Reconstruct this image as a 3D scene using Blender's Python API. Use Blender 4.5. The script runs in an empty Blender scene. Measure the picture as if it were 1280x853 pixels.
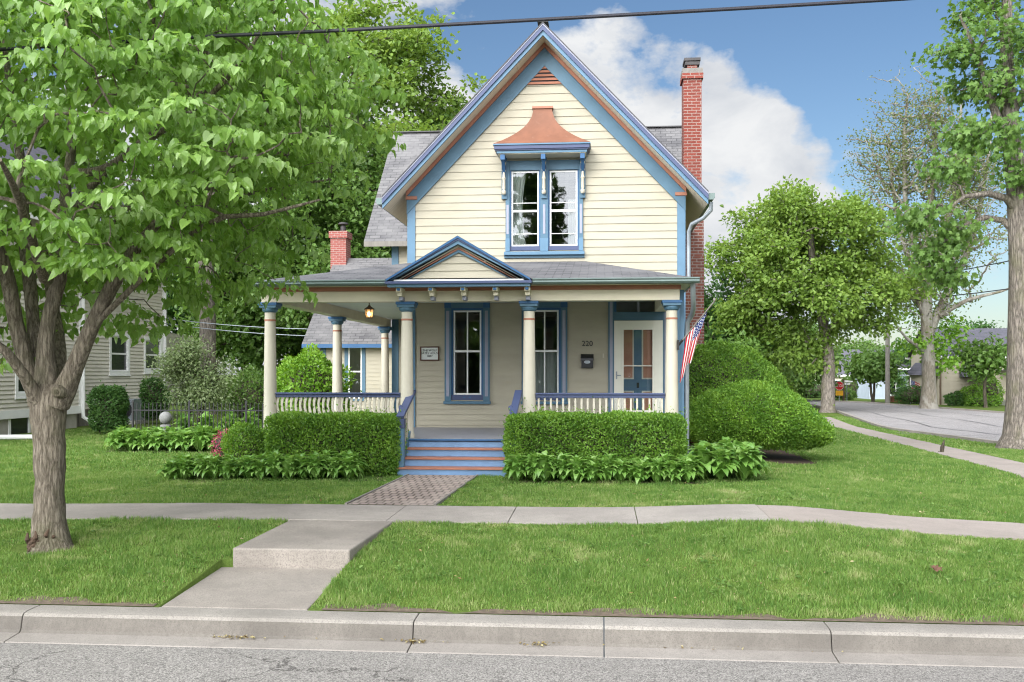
import bpy, math, random
import numpy as np
from mathutils import Vector
random.seed(7)
rng = np.random.default_rng(7)
SC = bpy.context.scene
COL = SC.collection
PI = math.pi

# ------------------------------------------------------------------ camera model
F, CX, HY, CAMZ = 1250.0, 640.0, 465.0, 1.753
YAW = math.atan(110 / 1250)
cs, sn = math.cos(YAW), math.sin(YAW)

def ray(px, py=HY):
    a = (px - CX) / F
    return (a * cs - sn, a * sn + cs, (HY - py) / F)
def atY(px, py, Y):
    d = ray(px, py); t = Y / d[1]
    return (d[0] * t, Y, CAMZ + d[2] * t)
def xY(px, Y):
    return atY(px, HY, Y)[0]
def atX(px, py, X):
    d = ray(px, py); t = X / d[0]
    return (X, d[1] * t, CAMZ + d[2] * t)

def lin(c):
    c = c / 255.0
    return c / 12.92 if c <= .04045 else ((c + .055) / 1.055) ** 2.4
def RGB(r, g, b, k=1.0):
    return (lin(r) * k, lin(g) * k, lin(b) * k)

# ------------------------------------------------------------------ ground shape
def sstep(a, b, x):
    t = np.clip((x - a) / (b - a), 0, 1)
    return t * t * (3 - 2 * t)
def gz(X, Y):
    X = np.asarray(X, float); Y = np.asarray(Y, float)
    p = np.interp(Y, [8.75, 11.85, 13.3, 16.0], [-.385, -.07, -.05, 0.0])
    w = np.interp(Y, [8.75, 11.85], [0, 1])
    lat = -.05 * np.clip(X - 2.6, 0, 2.7) - .02 * np.clip(X - 5.3, 0, 8)
    lat = lat + .07 * np.exp(-((X - 1.9) / 1.2) ** 2) * np.exp(-((Y - 12.6) / 2.5) ** 2)
    lat = lat - .04 * sstep(5, 8, -X)
    far = -(.022 * np.clip(Y - 20, 0, 30) + .002 * np.clip(Y - 50, 0, 100)) * sstep(1, 9, X)
    return p + w * lat + far
def g1(x, y):
    return float(gz(x, y))

# ------------------------------------------------------------------ materials
M = {}
def newmat(name):
    m = bpy.data.materials.new(name); m.use_nodes = True
    nt = m.node_tree; nt.nodes.clear()
    out = nt.nodes.new('ShaderNodeOutputMaterial')
    return m, nt, out
def N(nt, t, **kw):
    n = nt.nodes.new(t)
    for k, v in kw.items():
        if k in n.inputs.keys() if isinstance(k, str) else False:
            n.inputs[k].default_value = v
        else:
            setattr(n, k, v)
    return n
def L(nt, a, b):
    nt.links.new(a, b)
def mixc(nt, fac, a, b, blend='MIX'):
    n = nt.nodes.new('ShaderNodeMix'); n.data_type = 'RGBA'; n.blend_type = blend
    for sock, v in ((n.inputs[0], fac), (n.inputs[6], a), (n.inputs[7], b)):
        if hasattr(v, 'is_linked') or hasattr(v, 'links'):
            nt.links.new(v, sock)
        else:
            sock.default_value = v if isinstance(v, (int, float)) else (v[0], v[1], v[2], 1)
    return n.outputs[2]
def ramp(nt, src, stops):
    r = nt.nodes.new('ShaderNodeValToRGB')
    e = r.color_ramp.elements
    while len(e) < len(stops): e.new(.5)
    for el, (p, c) in zip(e, stops):
        el.position = p
        el.color = (c, c, c, 1) if isinstance(c, (int, float)) else (c[0], c[1], c[2], 1)
    nt.links.new(src, r.inputs[0])
    return r.outputs[0]
def noise(nt, vec, scale, detail=4, rough=.55, dist=0):
    n = nt.nodes.new('ShaderNodeTexNoise')
    n.inputs['Scale'].default_value = scale; n.inputs['Detail'].default_value = detail
    n.inputs['Roughness'].default_value = rough; n.inputs['Distortion'].default_value = dist
    if vec is not None: nt.links.new(vec, n.inputs['Vector'])
    return n.outputs[0]
def mapping(nt, vec, scale=(1, 1, 1), rot=(0, 0, 0), loc=(0, 0, 0)):
    m = nt.nodes.new('ShaderNodeMapping')
    m.inputs['Scale'].default_value = scale; m.inputs['Rotation'].default_value = rot; m.inputs['Location'].default_value = loc
    nt.links.new(vec, m.inputs['Vector'])
    return m.outputs[0]
def tc(nt, which='Object'):
    return nt.nodes.new('ShaderNodeTexCoord').outputs[which]
def bumpn(nt, h, strength=.3, dist=.01):
    b = nt.nodes.new('ShaderNodeBump')
    b.inputs['Strength'].default_value = strength; b.inputs['Distance'].default_value = dist
    nt.links.new(h, b.inputs['Height'])
    return b.outputs[0]
def pbsdf(nt, out, col, rough=.5, normal=None, spec=.4, metal=0):
    p = nt.nodes.new('ShaderNodeBsdfPrincipled')
    if hasattr(col, 'links'): nt.links.new(col, p.inputs['Base Color'])
    else: p.inputs['Base Color'].default_value = (*col, 1)
    if hasattr(rough, 'links'): nt.links.new(rough, p.inputs['Roughness'])
    else: p.inputs['Roughness'].default_value = rough
    p.inputs['Specular IOR Level'].default_value = spec
    p.inputs['Metallic'].default_value = metal
    if normal is not None: nt.links.new(normal, p.inputs['Normal'])
    if out is not None: nt.links.new(p.outputs[0], out.inputs[0])
    return p

def paint(name, c, rough=.5, var=.12, scale=3.0, bump=.15, grain=60, spec=.35, metal=0, stretch=(1, 1, 1), dirt=None):
    m, nt, out = newmat(name)
    v = mapping(nt, tc(nt), stretch)
    n1 = noise(nt, v, scale, 6, .6)
    n2 = noise(nt, v, grain, 3, .6)
    lo = tuple(x * (1 - var) for x in c); hi = tuple(min(1, x * (1 + var * .6)) for x in c)
    col = ramp(nt, n1, [(.3, lo), (.7, hi)])
    if dirt is not None:
        k = ramp(nt, noise(nt, v, scale * 2.3, 8, .7), [(.58, 0.0), (.72, 1.0)])
        col = mixc(nt, k, col, dirt)
    nm = bumpn(nt, n2, bump, .004) if bump else None
    pbsdf(nt, out, col, rough, nm, spec, metal)
    M[name] = m
    return m

CREAM = (.375, .343, .262)
paint('siding', CREAM, .55, .10, 1.2, .1, 40, dirt=(.37, .33, .235), stretch=(1, 1, 3))
paint('cream_trim', (.60, .55, .42), .5, .07, 3, .08)
paint('column_paint', (.49, .455, .365), .45, .05, 4, .06)
paint('blue', (.070, .145, .21), .5, .12, 3, .08)
paint('blue_light', (.095, .185, .275), .5, .1, 3, .08)
paint('blue_dark', (.03, .10, .22), .5, .12, 3, .08)
paint('violet', (.055, .072, .145), .45, .1, 3, .08)
paint('lavender', (.26, .27, .34), .5, .1, 3, .08)
paint('step_blue', (.155, .265, .44), .5, .16, 4, .12, dirt=(.20, .30, .48))
paint('terracotta', (.32, .135, .085), .55, .14, 4, .08)
paint('hood_copper', (.205, .088, .052), .65, .22, 3, .1, dirt=(.235, .125, .085))
paint('porch_grey', (.26, .26, .29), .45, .12, 4, .1, stretch=(8, 1, 1))
paint('ceiling_paint', (.58, .63, .60), .6, .06, 2, .05)
paint('door_white', (.68, .66, .57), .5, .05, 4, .05)
paint('door_panel', (.50, .24, .16), .5, .1, 4, .05)
paint('white_trim', (.76, .76, .74), .5, .06, 3, .06)
paint('grey_siding', (.60, .565, .49), .6, .08, 2, .08)
paint('foundation', (.36, .34, .30), .9, .18, 3, .4, 40)
paint('brown_wood', (.13, .09, .06), .8, .3, 4, .3, 30)
paint('grey_wood', (.19, .175, .155), .9, .25, 6, .4, 40, stretch=(3, 3, .4))
paint('black_iron', (.015, .015, .017), .5, .2, 8, .1)
paint('gutter_metal', (.13, .175, .165), .4, .12, 4, .05, metal=.1)
paint('galvanised', (.28, .31, .34), .35, .15, 6, .05, metal=.4)
paint('stone_grey', (.20, .20, .195), .85, .2, 12, .4, 60)
paint('pale_yellow', (.58, .55, .42), .7, .08, 2, .05)
paint('pale_blue', (.46, .52, .60), .7, .08, 2, .05)
paint('tan_siding', (.44, .39, .30), .7, .08, 2, .05)
paint('cloth', (.34, .37, .35), .9, .08, 5, .1)
paint('red_paint', (.60, .02, .025), .4, .08, 5, .03)
paint('sign_yellow', (.85, .42, .02), .4, .06, 5, .03)
paint('car_white', (.75, .75, .76), .25, .04, 5, 0)
paint('rubber', (.02, .02, .02), .8, .1, 5, .1)
paint('dark_glass', (.02, .022, .025), .1, .1, 3, 0, spec=.6)
paint('dirt', (.12, .092, .066), .95, .4, 18, .8, 60)
paint('mulch', (.07, .045, .03), .95, .45, 14, .8, 50)
paint('black_gloss', (.012, .013, .016), .3, .1, 5, .03)
paint('plaque_frame', (.09, .035, .022), .6, .2, 10, .1)
paint('plaque_face', (.62, .65, .63), .5, .05, 10, .03)
paint('lettering', (.02, .02, .025), .5, .1, 10, 0)
paint('cable_black', (.02, .02, .028), .6, .1, 5, .05)
paint('dry_leaf', (.11, .055, .034), .8, .3, 20, .2)
paint('flue_metal', (.06, .055, .055), .6, .3, 8, .1, metal=.3)
paint('chimney_cap', (.19, .175, .16), .9, .2, 8, .4)

def mat_bark(name, c1, c2, scale=1.0, patch=None):
    m, nt, out = newmat(name)
    o = tc(nt)
    v = mapping(nt, o, (20 * scale, 20 * scale, 3.4 * scale))
    vo = nt.nodes.new('ShaderNodeTexVoronoi'); vo.feature = 'DISTANCE_TO_EDGE'; vo.inputs['Scale'].default_value = 1.0
    wn = nt.nodes.new('ShaderNodeTexNoise'); wn.inputs['Scale'].default_value = 1.1; wn.inputs['Detail'].default_value = 6; wn.inputs['Roughness'].default_value = .7; nt.links.new(v, wn.inputs['Vector'])
    wa = nt.nodes.new('ShaderNodeVectorMath'); wa.operation = 'MULTIPLY_ADD'; nt.links.new(wn.outputs['Color'], wa.inputs[0]); wa.inputs[1].default_value = (1.6, 1.6, 1.6); nt.links.new(v, wa.inputs[2]); nt.links.new(wa.outputs[0], vo.inputs['Vector'])
    fine = noise(nt, v, 3.0, 8, .7, .3)
    mm_ = nt.nodes.new('ShaderNodeMath'); mm_.operation = 'MULTIPLY_ADD'; nt.links.new(vo.outputs['Distance'], mm_.inputs[0]); mm_.inputs[1].default_value = 1.1; nt.links.new(fine, mm_.inputs[2])
    n1 = mm_.outputs[0]
    n2 = noise(nt, mapping(nt, o, (1, 1, .6)), 3 * scale, 5, .6)
    col = ramp(nt, n1, [(.42, c1), (.85, c2)])
    col = mixc(nt, ramp(nt, n2, [(.5, 0.), (.68, .55)]), col, (.16, .155, .085))
    if patch:
        k = ramp(nt, noise(nt, mapping(nt, o, (1, 1, .55)), 1.7 * scale, 5, .6, .5), [(.47, 0.), (.53, 1.)])
        col = mixc(nt, k, col, patch)
    pbsdf(nt, out, col, .92, bumpn(nt, n1, 1.0, .05), .15)
    M[name] = m
mat_bark('bark', (.11, .09, .068), (.36, .31, .245))
mat_bark('bark_dark', (.04, .033, .026), (.13, .11, .085))
mat_bark('bark_grey', (.085, .073, .062), (.31, .27, .23), .6)
mat_bark('bark_sycamore', (.13, .115, .09), (.25, .22, .18), .5, (.28, .265, .23))

def mat_leaf(name, c1, c2, c3, trans=.35, rough=.42, spec=.35):
    m, nt, out = newmat(name)
    at = nt.nodes.new('ShaderNodeAttribute'); at.attribute_name = 'rnd'
    col = ramp(nt, at.outputs['Fac'], [(.0, c1), (.5, c2), (1., c3)])
    p = pbsdf(nt, None, col, rough, None, spec)
    t = nt.nodes.new('ShaderNodeBsdfTranslucent')
    h = nt.nodes.new('ShaderNodeHueSaturation'); h.inputs['Hue'].default_value = .485; h.inputs['Saturation'].default_value = 1.1; h.inputs['Value'].default_value = 1.35
    L(nt, col, h.inputs['Color']); L(nt, h.outputs[0], t.inputs['Color'])
    mx = nt.nodes.new('ShaderNodeMixShader'); mx.inputs[0].default_value = trans
    L(nt, p.outputs[0], mx.inputs[1]); L(nt, t.outputs[0], mx.inputs[2]); L(nt, mx.outputs[0], out.inputs[0])
    M[name] = m
mat_leaf('leaf_street', (.15, .28, .05), (.25, .41, .095), (.40, .55, .24), .5, .34, .6)
mat_leaf('leaf_maple', (.10, .18, .03), (.17, .27, .05), (.26, .37, .085), .45)
mat_leaf('leaf_dark', (.04, .10, .026), (.065, .15, .036), (.11, .21, .055), .4)
mat_leaf('leaf_mid', (.075, .155, .032), (.12, .22, .048), (.19, .30, .08), .42)
mat_leaf('leaf_pale', (.13, .19, .075), (.19, .255, .11), (.28, .33, .18), .4)
mat_leaf('leaf_sycamore', (.10, .14, .045), (.15, .19, .065), (.20, .24, .09), .45, .6, .1)
mat_leaf('leaf_hedge', (.07, .165, .022), (.13, .26, .035), (.23, .38, .06), .38)
mat_leaf('leaf_yew', (.075, .18, .022), (.14, .28, .035), (.25, .41, .06), .38)
mat_leaf('leaf_hosta', (.095, .22, .04), (.16, .31, .06), (.28, .44, .13), .38, .33, .55)
mat_leaf('leaf_bright', (.09, .21, .018), (.15, .30, .03), (.24, .40, .06))
mat_leaf('grass_blade', (.078, .17, .032), (.170, .275, .060), (.37, .38, .18), .35, .5, .25)
mat_leaf('dry_straw', (.12, .08, .035), (.25, .19, .07), (.40, .36, .20), .2)
mat_leaf('petal', (.35, .05, .09), (.45, .08, .14), (.55, .15, .2))

def mat_uvbrick(name, c1, c2, mortar, bw, bh, msize=.012, rough=.9, bump=.6, var=.5, offset=.5, big=None, bias=0.):
    m, nt, out = newmat(name)
    uv = tc(nt, 'UV')
    b = nt.nodes.new('ShaderNodeTexBrick')
    b.offset = offset
    b.inputs['Color1'].default_value = (*c1, 1); b.inputs['Color2'].default_value = (*c2, 1); b.inputs['Mortar'].default_value = (*mortar, 1)
    b.inputs['Scale'].default_value = 1; b.inputs['Mortar Size'].default_value = msize; b.inputs['Mortar Smooth'].default_value = .1
    b.inputs['Brick Width'].default_value = bw; b.inputs['Row Height'].default_value = bh; b.inputs['Bias'].default_value = bias
    wob = nt.nodes.new('ShaderNodeMix'); wob.data_type = 'VECTOR'
    nz = nt.nodes.new('ShaderNodeTexNoise'); nz.inputs['Scale'].default_value = 6; L(nt, uv, nz.inputs['Vector'])
    va = nt.nodes.new('ShaderNodeVectorMath'); va.operation = 'MULTIPLY_ADD'
    L(nt, nz.outputs['Color'], va.inputs[0]); va.inputs[1].default_value = (.012, .012, 0); L(nt, uv, va.inputs[2])
    nt.nodes.remove(wob)
    L(nt, va.outputs[0], b.inputs['Vector'])
    n = noise(nt, uv, 22, 6, .7)
    col = mixc(nt, ramp(nt, n, [(.3, 0.), (.75, var)]), b.outputs['Color'], tuple(x * .6 for x in c1))
    if big:
        col = mixc(nt, ramp(nt, noise(nt, uv, .9, 6, .65), [(.42, 0.), (.62, .8)]), col, big)
    inv = nt.nodes.new('ShaderNodeMath'); inv.operation = 'SUBTRACT'; inv.inputs[0].default_value = 1; L(nt, b.outputs['Fac'], inv.inputs[1])
    ad = nt.nodes.new('ShaderNodeMath'); ad.operation = 'MULTIPLY_ADD'; L(nt, n, ad.inputs[0]); ad.inputs[1].default_value = .3; L(nt, inv.outputs[0], ad.inputs[2])
    pbsdf(nt, out, col, rough, bumpn(nt, ad.outputs[0], bump, .012), .2)
    M[name] = m
mat_uvbrick('shingle', (.175, .17, .172), (.088, .086, .092), (.04, .04, .043), .30, .14, .010, .95, .8, .5, .5, (.18, .175, .175))
mat_uvbrick('shingle_porch', (.165, .162, .170), (.085, .084, .092), (.035, .035, .038), .30, .13, .008, .95, .8, .5, .5, (.165, .163, .168))
mat_uvbrick('brick_red', (.225, .055, .04), (.165, .042, .032), (.30, .225, .195), .21, .075, .010, .9, .6)
mat_uvbrick('brick_pink', (.33, .10, .085), (.26, .075, .062), (.38, .28, .25), .21, .075, .010, .9, .6)
mat_uvbrick('brick_old', (.20, .075, .055), (.125, .055, .045), (.27, .23, .21), .21, .075, .011, .95, .7)
mat_uvbrick('brick_walk_paver', (.33, .26, .23), (.23, .19, .17), (.06, .052, .04), .115, .23, .014, .95, .8, .5, .5, (.36, .31, .27))
mat_uvbrick('soffit_board', (.74, .66, .53), (.70, .61, .48), (.5, .42, .31), .085, 4, .006, .6, .4, .2)
mat_uvbrick('far_roof', (.13, .125, .15), (.10, .10, .12), (.07, .07, .08), .6, .22, .01, .95, .4, .4)

def mat_concrete(name, base, dark, speck=.5, streak=False):
    m, nt, out = newmat(name)
    o = tc(nt)
    n1 = noise(nt, o, 1.1, 8, .62)
    n2 = noise(nt, o, 90, 4, .75)
    n3 = noise(nt, o, 5, 6, .7, .4)
    col = ramp(nt, n1, [(.3, dark), (.66, base)])
    col = mixc(nt, ramp(nt, n3, [(.46, 0.), (.7, .5)]), col, tuple(x * .68 for x in base))
    n5 = noise(nt, o, 34, 5, .8)
    col = mixc(nt, ramp(nt, n5, [(.34, speck * .7), (.46, 0.)]), col, tuple(x * .5 for x in base))
    col = mixc(nt, ramp(nt, n2, [(.36, speck), (.52, 0.)]), col, tuple(x * .42 for x in base))
    h = n2
    if streak:
        n4 = noise(nt, mapping(nt, o, (30, 6, 14), (0, .8, 0)), 1.0, 5, .7)
        col = mixc(nt, ramp(nt, n4, [(.45, 0.), (.75, .5)]), col, tuple(x * .5 for x in base))
        h = n4
    pbsdf(nt, out, col, .92, bumpn(nt, h, .5, .006), .2)
    M[name] = m
mat_concrete('concrete', (.37, .335, .30), (.25, .225, .205), .7)
mat_concrete('concrete_pink', (.34, .295, .262), (.28, .242, .215), .4)
mat_concrete('concrete_step', (.32, .285, .25), (.19, .17, .15), .8)
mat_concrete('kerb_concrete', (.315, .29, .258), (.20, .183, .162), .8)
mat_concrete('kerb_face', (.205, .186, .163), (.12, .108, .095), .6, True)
mat_concrete('gutter_concrete', (.28, .255, .23), (.21, .19, .17), .6)

def mat_asphalt(name, stones, bed):
    m, nt, out = newmat(name)
    o = tc(nt)
    v1 = nt.nodes.new('ShaderNodeTexVoronoi'); v1.inputs['Scale'].default_value = 85; L(nt, o, v1.inputs['Vector'])
    n1 = noise(nt, o, 130, 3, .7); n2 = noise(nt, o, .8, 6, .6); n3 = noise(nt, mapping(nt, o, (.5, 2.2, 1)), 2.5, 6, .7, 1.0)
    bw = nt.nodes.new('ShaderNodeRGBToBW'); L(nt, v1.outputs['Color'], bw.inputs[0])
    col = ramp(nt, bw.outputs[0], [(.2, bed), (.42, stones), (.8, tuple(x * 1.5 for x in stones))])
    col = mixc(nt, ramp(nt, n1, [(.38, .85), (.5, 0.)]), col, tuple(x * .35 for x in bed))
    col = mixc(nt, ramp(nt, n2, [(.4, 0.), (.7, .4)]), col, tuple(x * .62 for x in stones))
    col = mixc(nt, ramp(nt, n3, [(.58, 0.), (.78, .6)]), col, tuple(x * .42 for x in stones))
    # hairline cracks
    vc = nt.nodes.new('ShaderNodeTexVoronoi'); vc.feature = 'DISTANCE_TO_EDGE'; vc.inputs['Scale'].default_value = .55
    wv = nt.nodes.new('ShaderNodeTexNoise'); wv.inputs['Scale'].default_value = 1.6; wv.inputs['Detail'].default_value = 8; wv.inputs['Roughness'].default_value = .7; L(nt, o, wv.inputs['Vector'])
    va = nt.nodes.new('ShaderNodeVectorMath'); va.operation = 'MULTIPLY_ADD'; L(nt, wv.outputs['Color'], va.inputs[0]); va.inputs[1].default_value = (.9, .9, .9); L(nt, o, va.inputs[2])
    L(nt, va.outputs[0], vc.inputs['Vector'])
    crack = ramp(nt, vc.outputs['Distance'], [(.0, 1.), (.004, .8), (.008, 0.)])
    gate = ramp(nt, noise(nt, o, .9, 2), [(.45, 0.), (.55, 1.)])
    mm = nt.nodes.new('ShaderNodeMath'); mm.operation = 'MULTIPLY'; L(nt, crack, mm.inputs[0]); L(nt, gate, mm.inputs[1])
    col = mixc(nt, mm.outputs[0], col, (.06, .055, .05))
    pbsdf(nt, out, col, .95, bumpn(nt, n1, .7, .008), .2)
    M[name] = m
mat_asphalt('asphalt', (.245, .23, .212), (.14, .13, .12))
mat_asphalt('asphalt_side', (.30, .28, .275), (.21, .20, .195))

def mat_lawn():
    m, nt, out = newmat('lawn_soil')
    o = tc(nt)
    n1 = noise(nt, o, .55, 6, .65, .5); n2 = noise(nt, o, 28, 5, .75); n3 = noise(nt, mapping(nt, o, (1.2, .7, 1)), 1.5, 5, .7, .4)
    col = ramp(nt, n2, [(.3, (.055, .085, .018)), (.55, (.09, .14, .028)), (.8, (.14, .17, .05))])
    col = mixc(nt, ramp(nt, n1, [(.42, 0.), (.68, .5)]), col, (.15, .20, .035))
    col = mixc(nt, ramp(nt, n3, [(.63, 0.), (.78, .6)]), col, (.19, .19, .08))
    pbsdf(nt, out, col, .95, bumpn(nt, n2, .8, .03), .1)
    M['lawn_soil'] = m
mat_lawn()

def mat_glass():
    m, nt, out = newmat('window_glass')
    tr = nt.nodes.new('ShaderNodeBsdfTransparent'); tr.inputs[0].default_value = (.86, .89, .88, 1)
    gl = nt.nodes.new('ShaderNodeBsdfGlossy'); gl.inputs['Roughness'].default_value = .015; gl.inputs['Color'].default_value = (.9, .93, .97, 1)
    o = tc(nt)
    nb = bumpn(nt, noise(nt, o, 2.2, 2, .5), .05, .02); L(nt, nb, gl.inputs['Normal'])
    fr = nt.nodes.new('ShaderNodeFresnel'); fr.inputs[0].default_value = 1.5
    ad = nt.nodes.new('ShaderNodeMath'); ad.operation = 'MULTIPLY_ADD'; L(nt, fr.outputs[0], ad.inputs[0]); ad.inputs[1].default_value = 1.2; ad.inputs[2].default_value = .05; ad.use_clamp = True
    mx = nt.nodes.new('ShaderNodeMixShader'); L(nt, ad.outputs[0], mx.inputs[0]); L(nt, tr.outputs[0], mx.inputs[1]); L(nt, gl.outputs[0], mx.inputs[2]); L(nt, mx.outputs[0], out.inputs[0])
    M['window_glass'] = m
    m2, nt2, out2 = newmat('lamp_glow')
    e = nt2.nodes.new('ShaderNodeEmission'); e.inputs[0].default_value = (1, .62, .28, 1); e.inputs[1].default_value = 6.0
    L(nt2, e.outputs[0], out2.inputs[0]); M['lamp_glow'] = m2
    m3, nt3, out3 = newmat('lamp_glass')
    e3 = nt3.nodes.new('ShaderNodeBsdfTranslucent'); e3.inputs[0].default_value = (.9, .75, .55, 1)
    t3 = nt3.nodes.new('ShaderNodeBsdfTransparent'); t3.inputs[0].default_value = (1, .9, .75, 1)
    x3 = nt3.nodes.new('ShaderNodeMixShader'); x3.inputs[0].default_value = .45
    L(nt3, t3.outputs[0], x3.inputs[1]); L(nt3, e3.outputs[0], x3.inputs[2]); L(nt3, x3.outputs[0], out3.inputs[0]); M['lamp_glass'] = m3
mat_glass()

def mat_flag():
    # UV u: across the thirteen stripes from the canton edge, v: along the fly
    m, nt, out = newmat('flag_cloth')
    uv = tc(nt, 'UV'); sp = nt.nodes.new('ShaderNodeSeparateXYZ'); L(nt, uv, sp.inputs[0])
    def mth(op, a, b=None, clamp=False):
        n = nt.nodes.new('ShaderNodeMath'); n.operation = op; n.use_clamp = clamp
        for i, v in enumerate((a, b)):
            if v is None: continue
            if hasattr(v, 'links'): L(nt, v, n.inputs[i])
            else: n.inputs[i].default_value = v
        return n.outputs[0]
    u, v = sp.outputs[0], sp.outputs[1]
    odd = mth('GREATER_THAN', mth('MODULO', mth('MULTIPLY', u, 13), 2), 1.0)
    col = mixc(nt, odd, (.55, .012, .03), (.78, .77, .75))
    can = mth('MULTIPLY', mth('LESS_THAN', u, 7 / 13), mth('LESS_THAN', v, .40))
    fu = mth('SUBTRACT', mth('FRACT', mth('MULTIPLY', u, 13 / 7 * 5)), .5); fv = mth('SUBTRACT', mth('FRACT', mth('MULTIPLY', v, 6 / .4)), .5)
    d = mth('SQRT', mth('ADD', mth('MULTIPLY', fu, fu), mth('MULTIPLY', fv, fv)))
    canc = mixc(nt, mth('LESS_THAN', d, .27), (.02, .035, .16), (.75, .75, .75))
    col = mixc(nt, can, col, canc)
    p = pbsdf(nt, None, col, .8, None, .2)
    t = nt.nodes.new('ShaderNodeBsdfTranslucent'); L(nt, col, t.inputs[0])
    mx = nt.nodes.new('ShaderNodeMixShader'); mx.inputs[0].default_value = .3
    L(nt, p.outputs[0], mx.inputs[1]); L(nt, t.outputs[0], mx.inputs[2]); L(nt, mx.outputs[0], out.inputs[0]); M['flag_cloth'] = m
mat_flag()

# ------------------------------------------------------------------ objects
def tag(o, label=None, cat=None, group=None, kind=None):
    if label: o['label'] = label
    if cat: o['category'] = cat
    if group: o['group'] = group
    if kind: o['kind'] = kind
    return o
def thing(name, label, cat, loc=(0, 0, 0), group=None, rz=0):
    o = bpy.data.objects.new(name, None); COL.objects.link(o)
    o.location = loc; o.rotation_euler = (0, 0, rz); o.empty_display_size = .2
    return tag(o, label, cat, group)
def world_off(o):
    p = Vector((0, 0, 0))
    while o is not None:
        p += o.location; o = o.parent
    return p
def link(name, me, parent=None, smooth=False):
    o = bpy.data.objects.new(name, me); COL.objects.link(o)
    if parent is not None: o.parent = parent
    return o
def arr_mesh(name, V, FA, mats, rnd=None, smooth=False, off=None):
    """V (n,3), FA (m,k) constant face size"""
    V = np.asarray(V, np.float32)
    if off is not None: V = V - np.asarray(off, np.float32)
    FA = np.asarray(FA, np.int32)
    me = bpy.data.meshes.new(name)
    me.vertices.add(len(V)); me.vertices.foreach_set('co', V.ravel())
    m, k = FA.shape
    me.loops.add(m * k); me.loops.foreach_set('vertex_index', FA.ravel())
    me.polygons.add(m); me.polygons.foreach_set('loop_start', np.arange(0, m * k, k, dtype=np.int32))
    me.polygons.foreach_set('loop_total', np.full(m, k, np.int32))
    me.polygons.foreach_set('use_smooth', np.full(m, smooth, bool))
    for mm in (mats if isinstance(mats, (list, tuple)) else [mats]): me.materials.append(M[mm])
    if rnd is not None:
        a = me.attributes.new('rnd', 'FLOAT', 'POINT'); a.data.foreach_set('value', np.asarray(rnd, np.float32))
    me.update(calc_edges=True)
    return me

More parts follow.
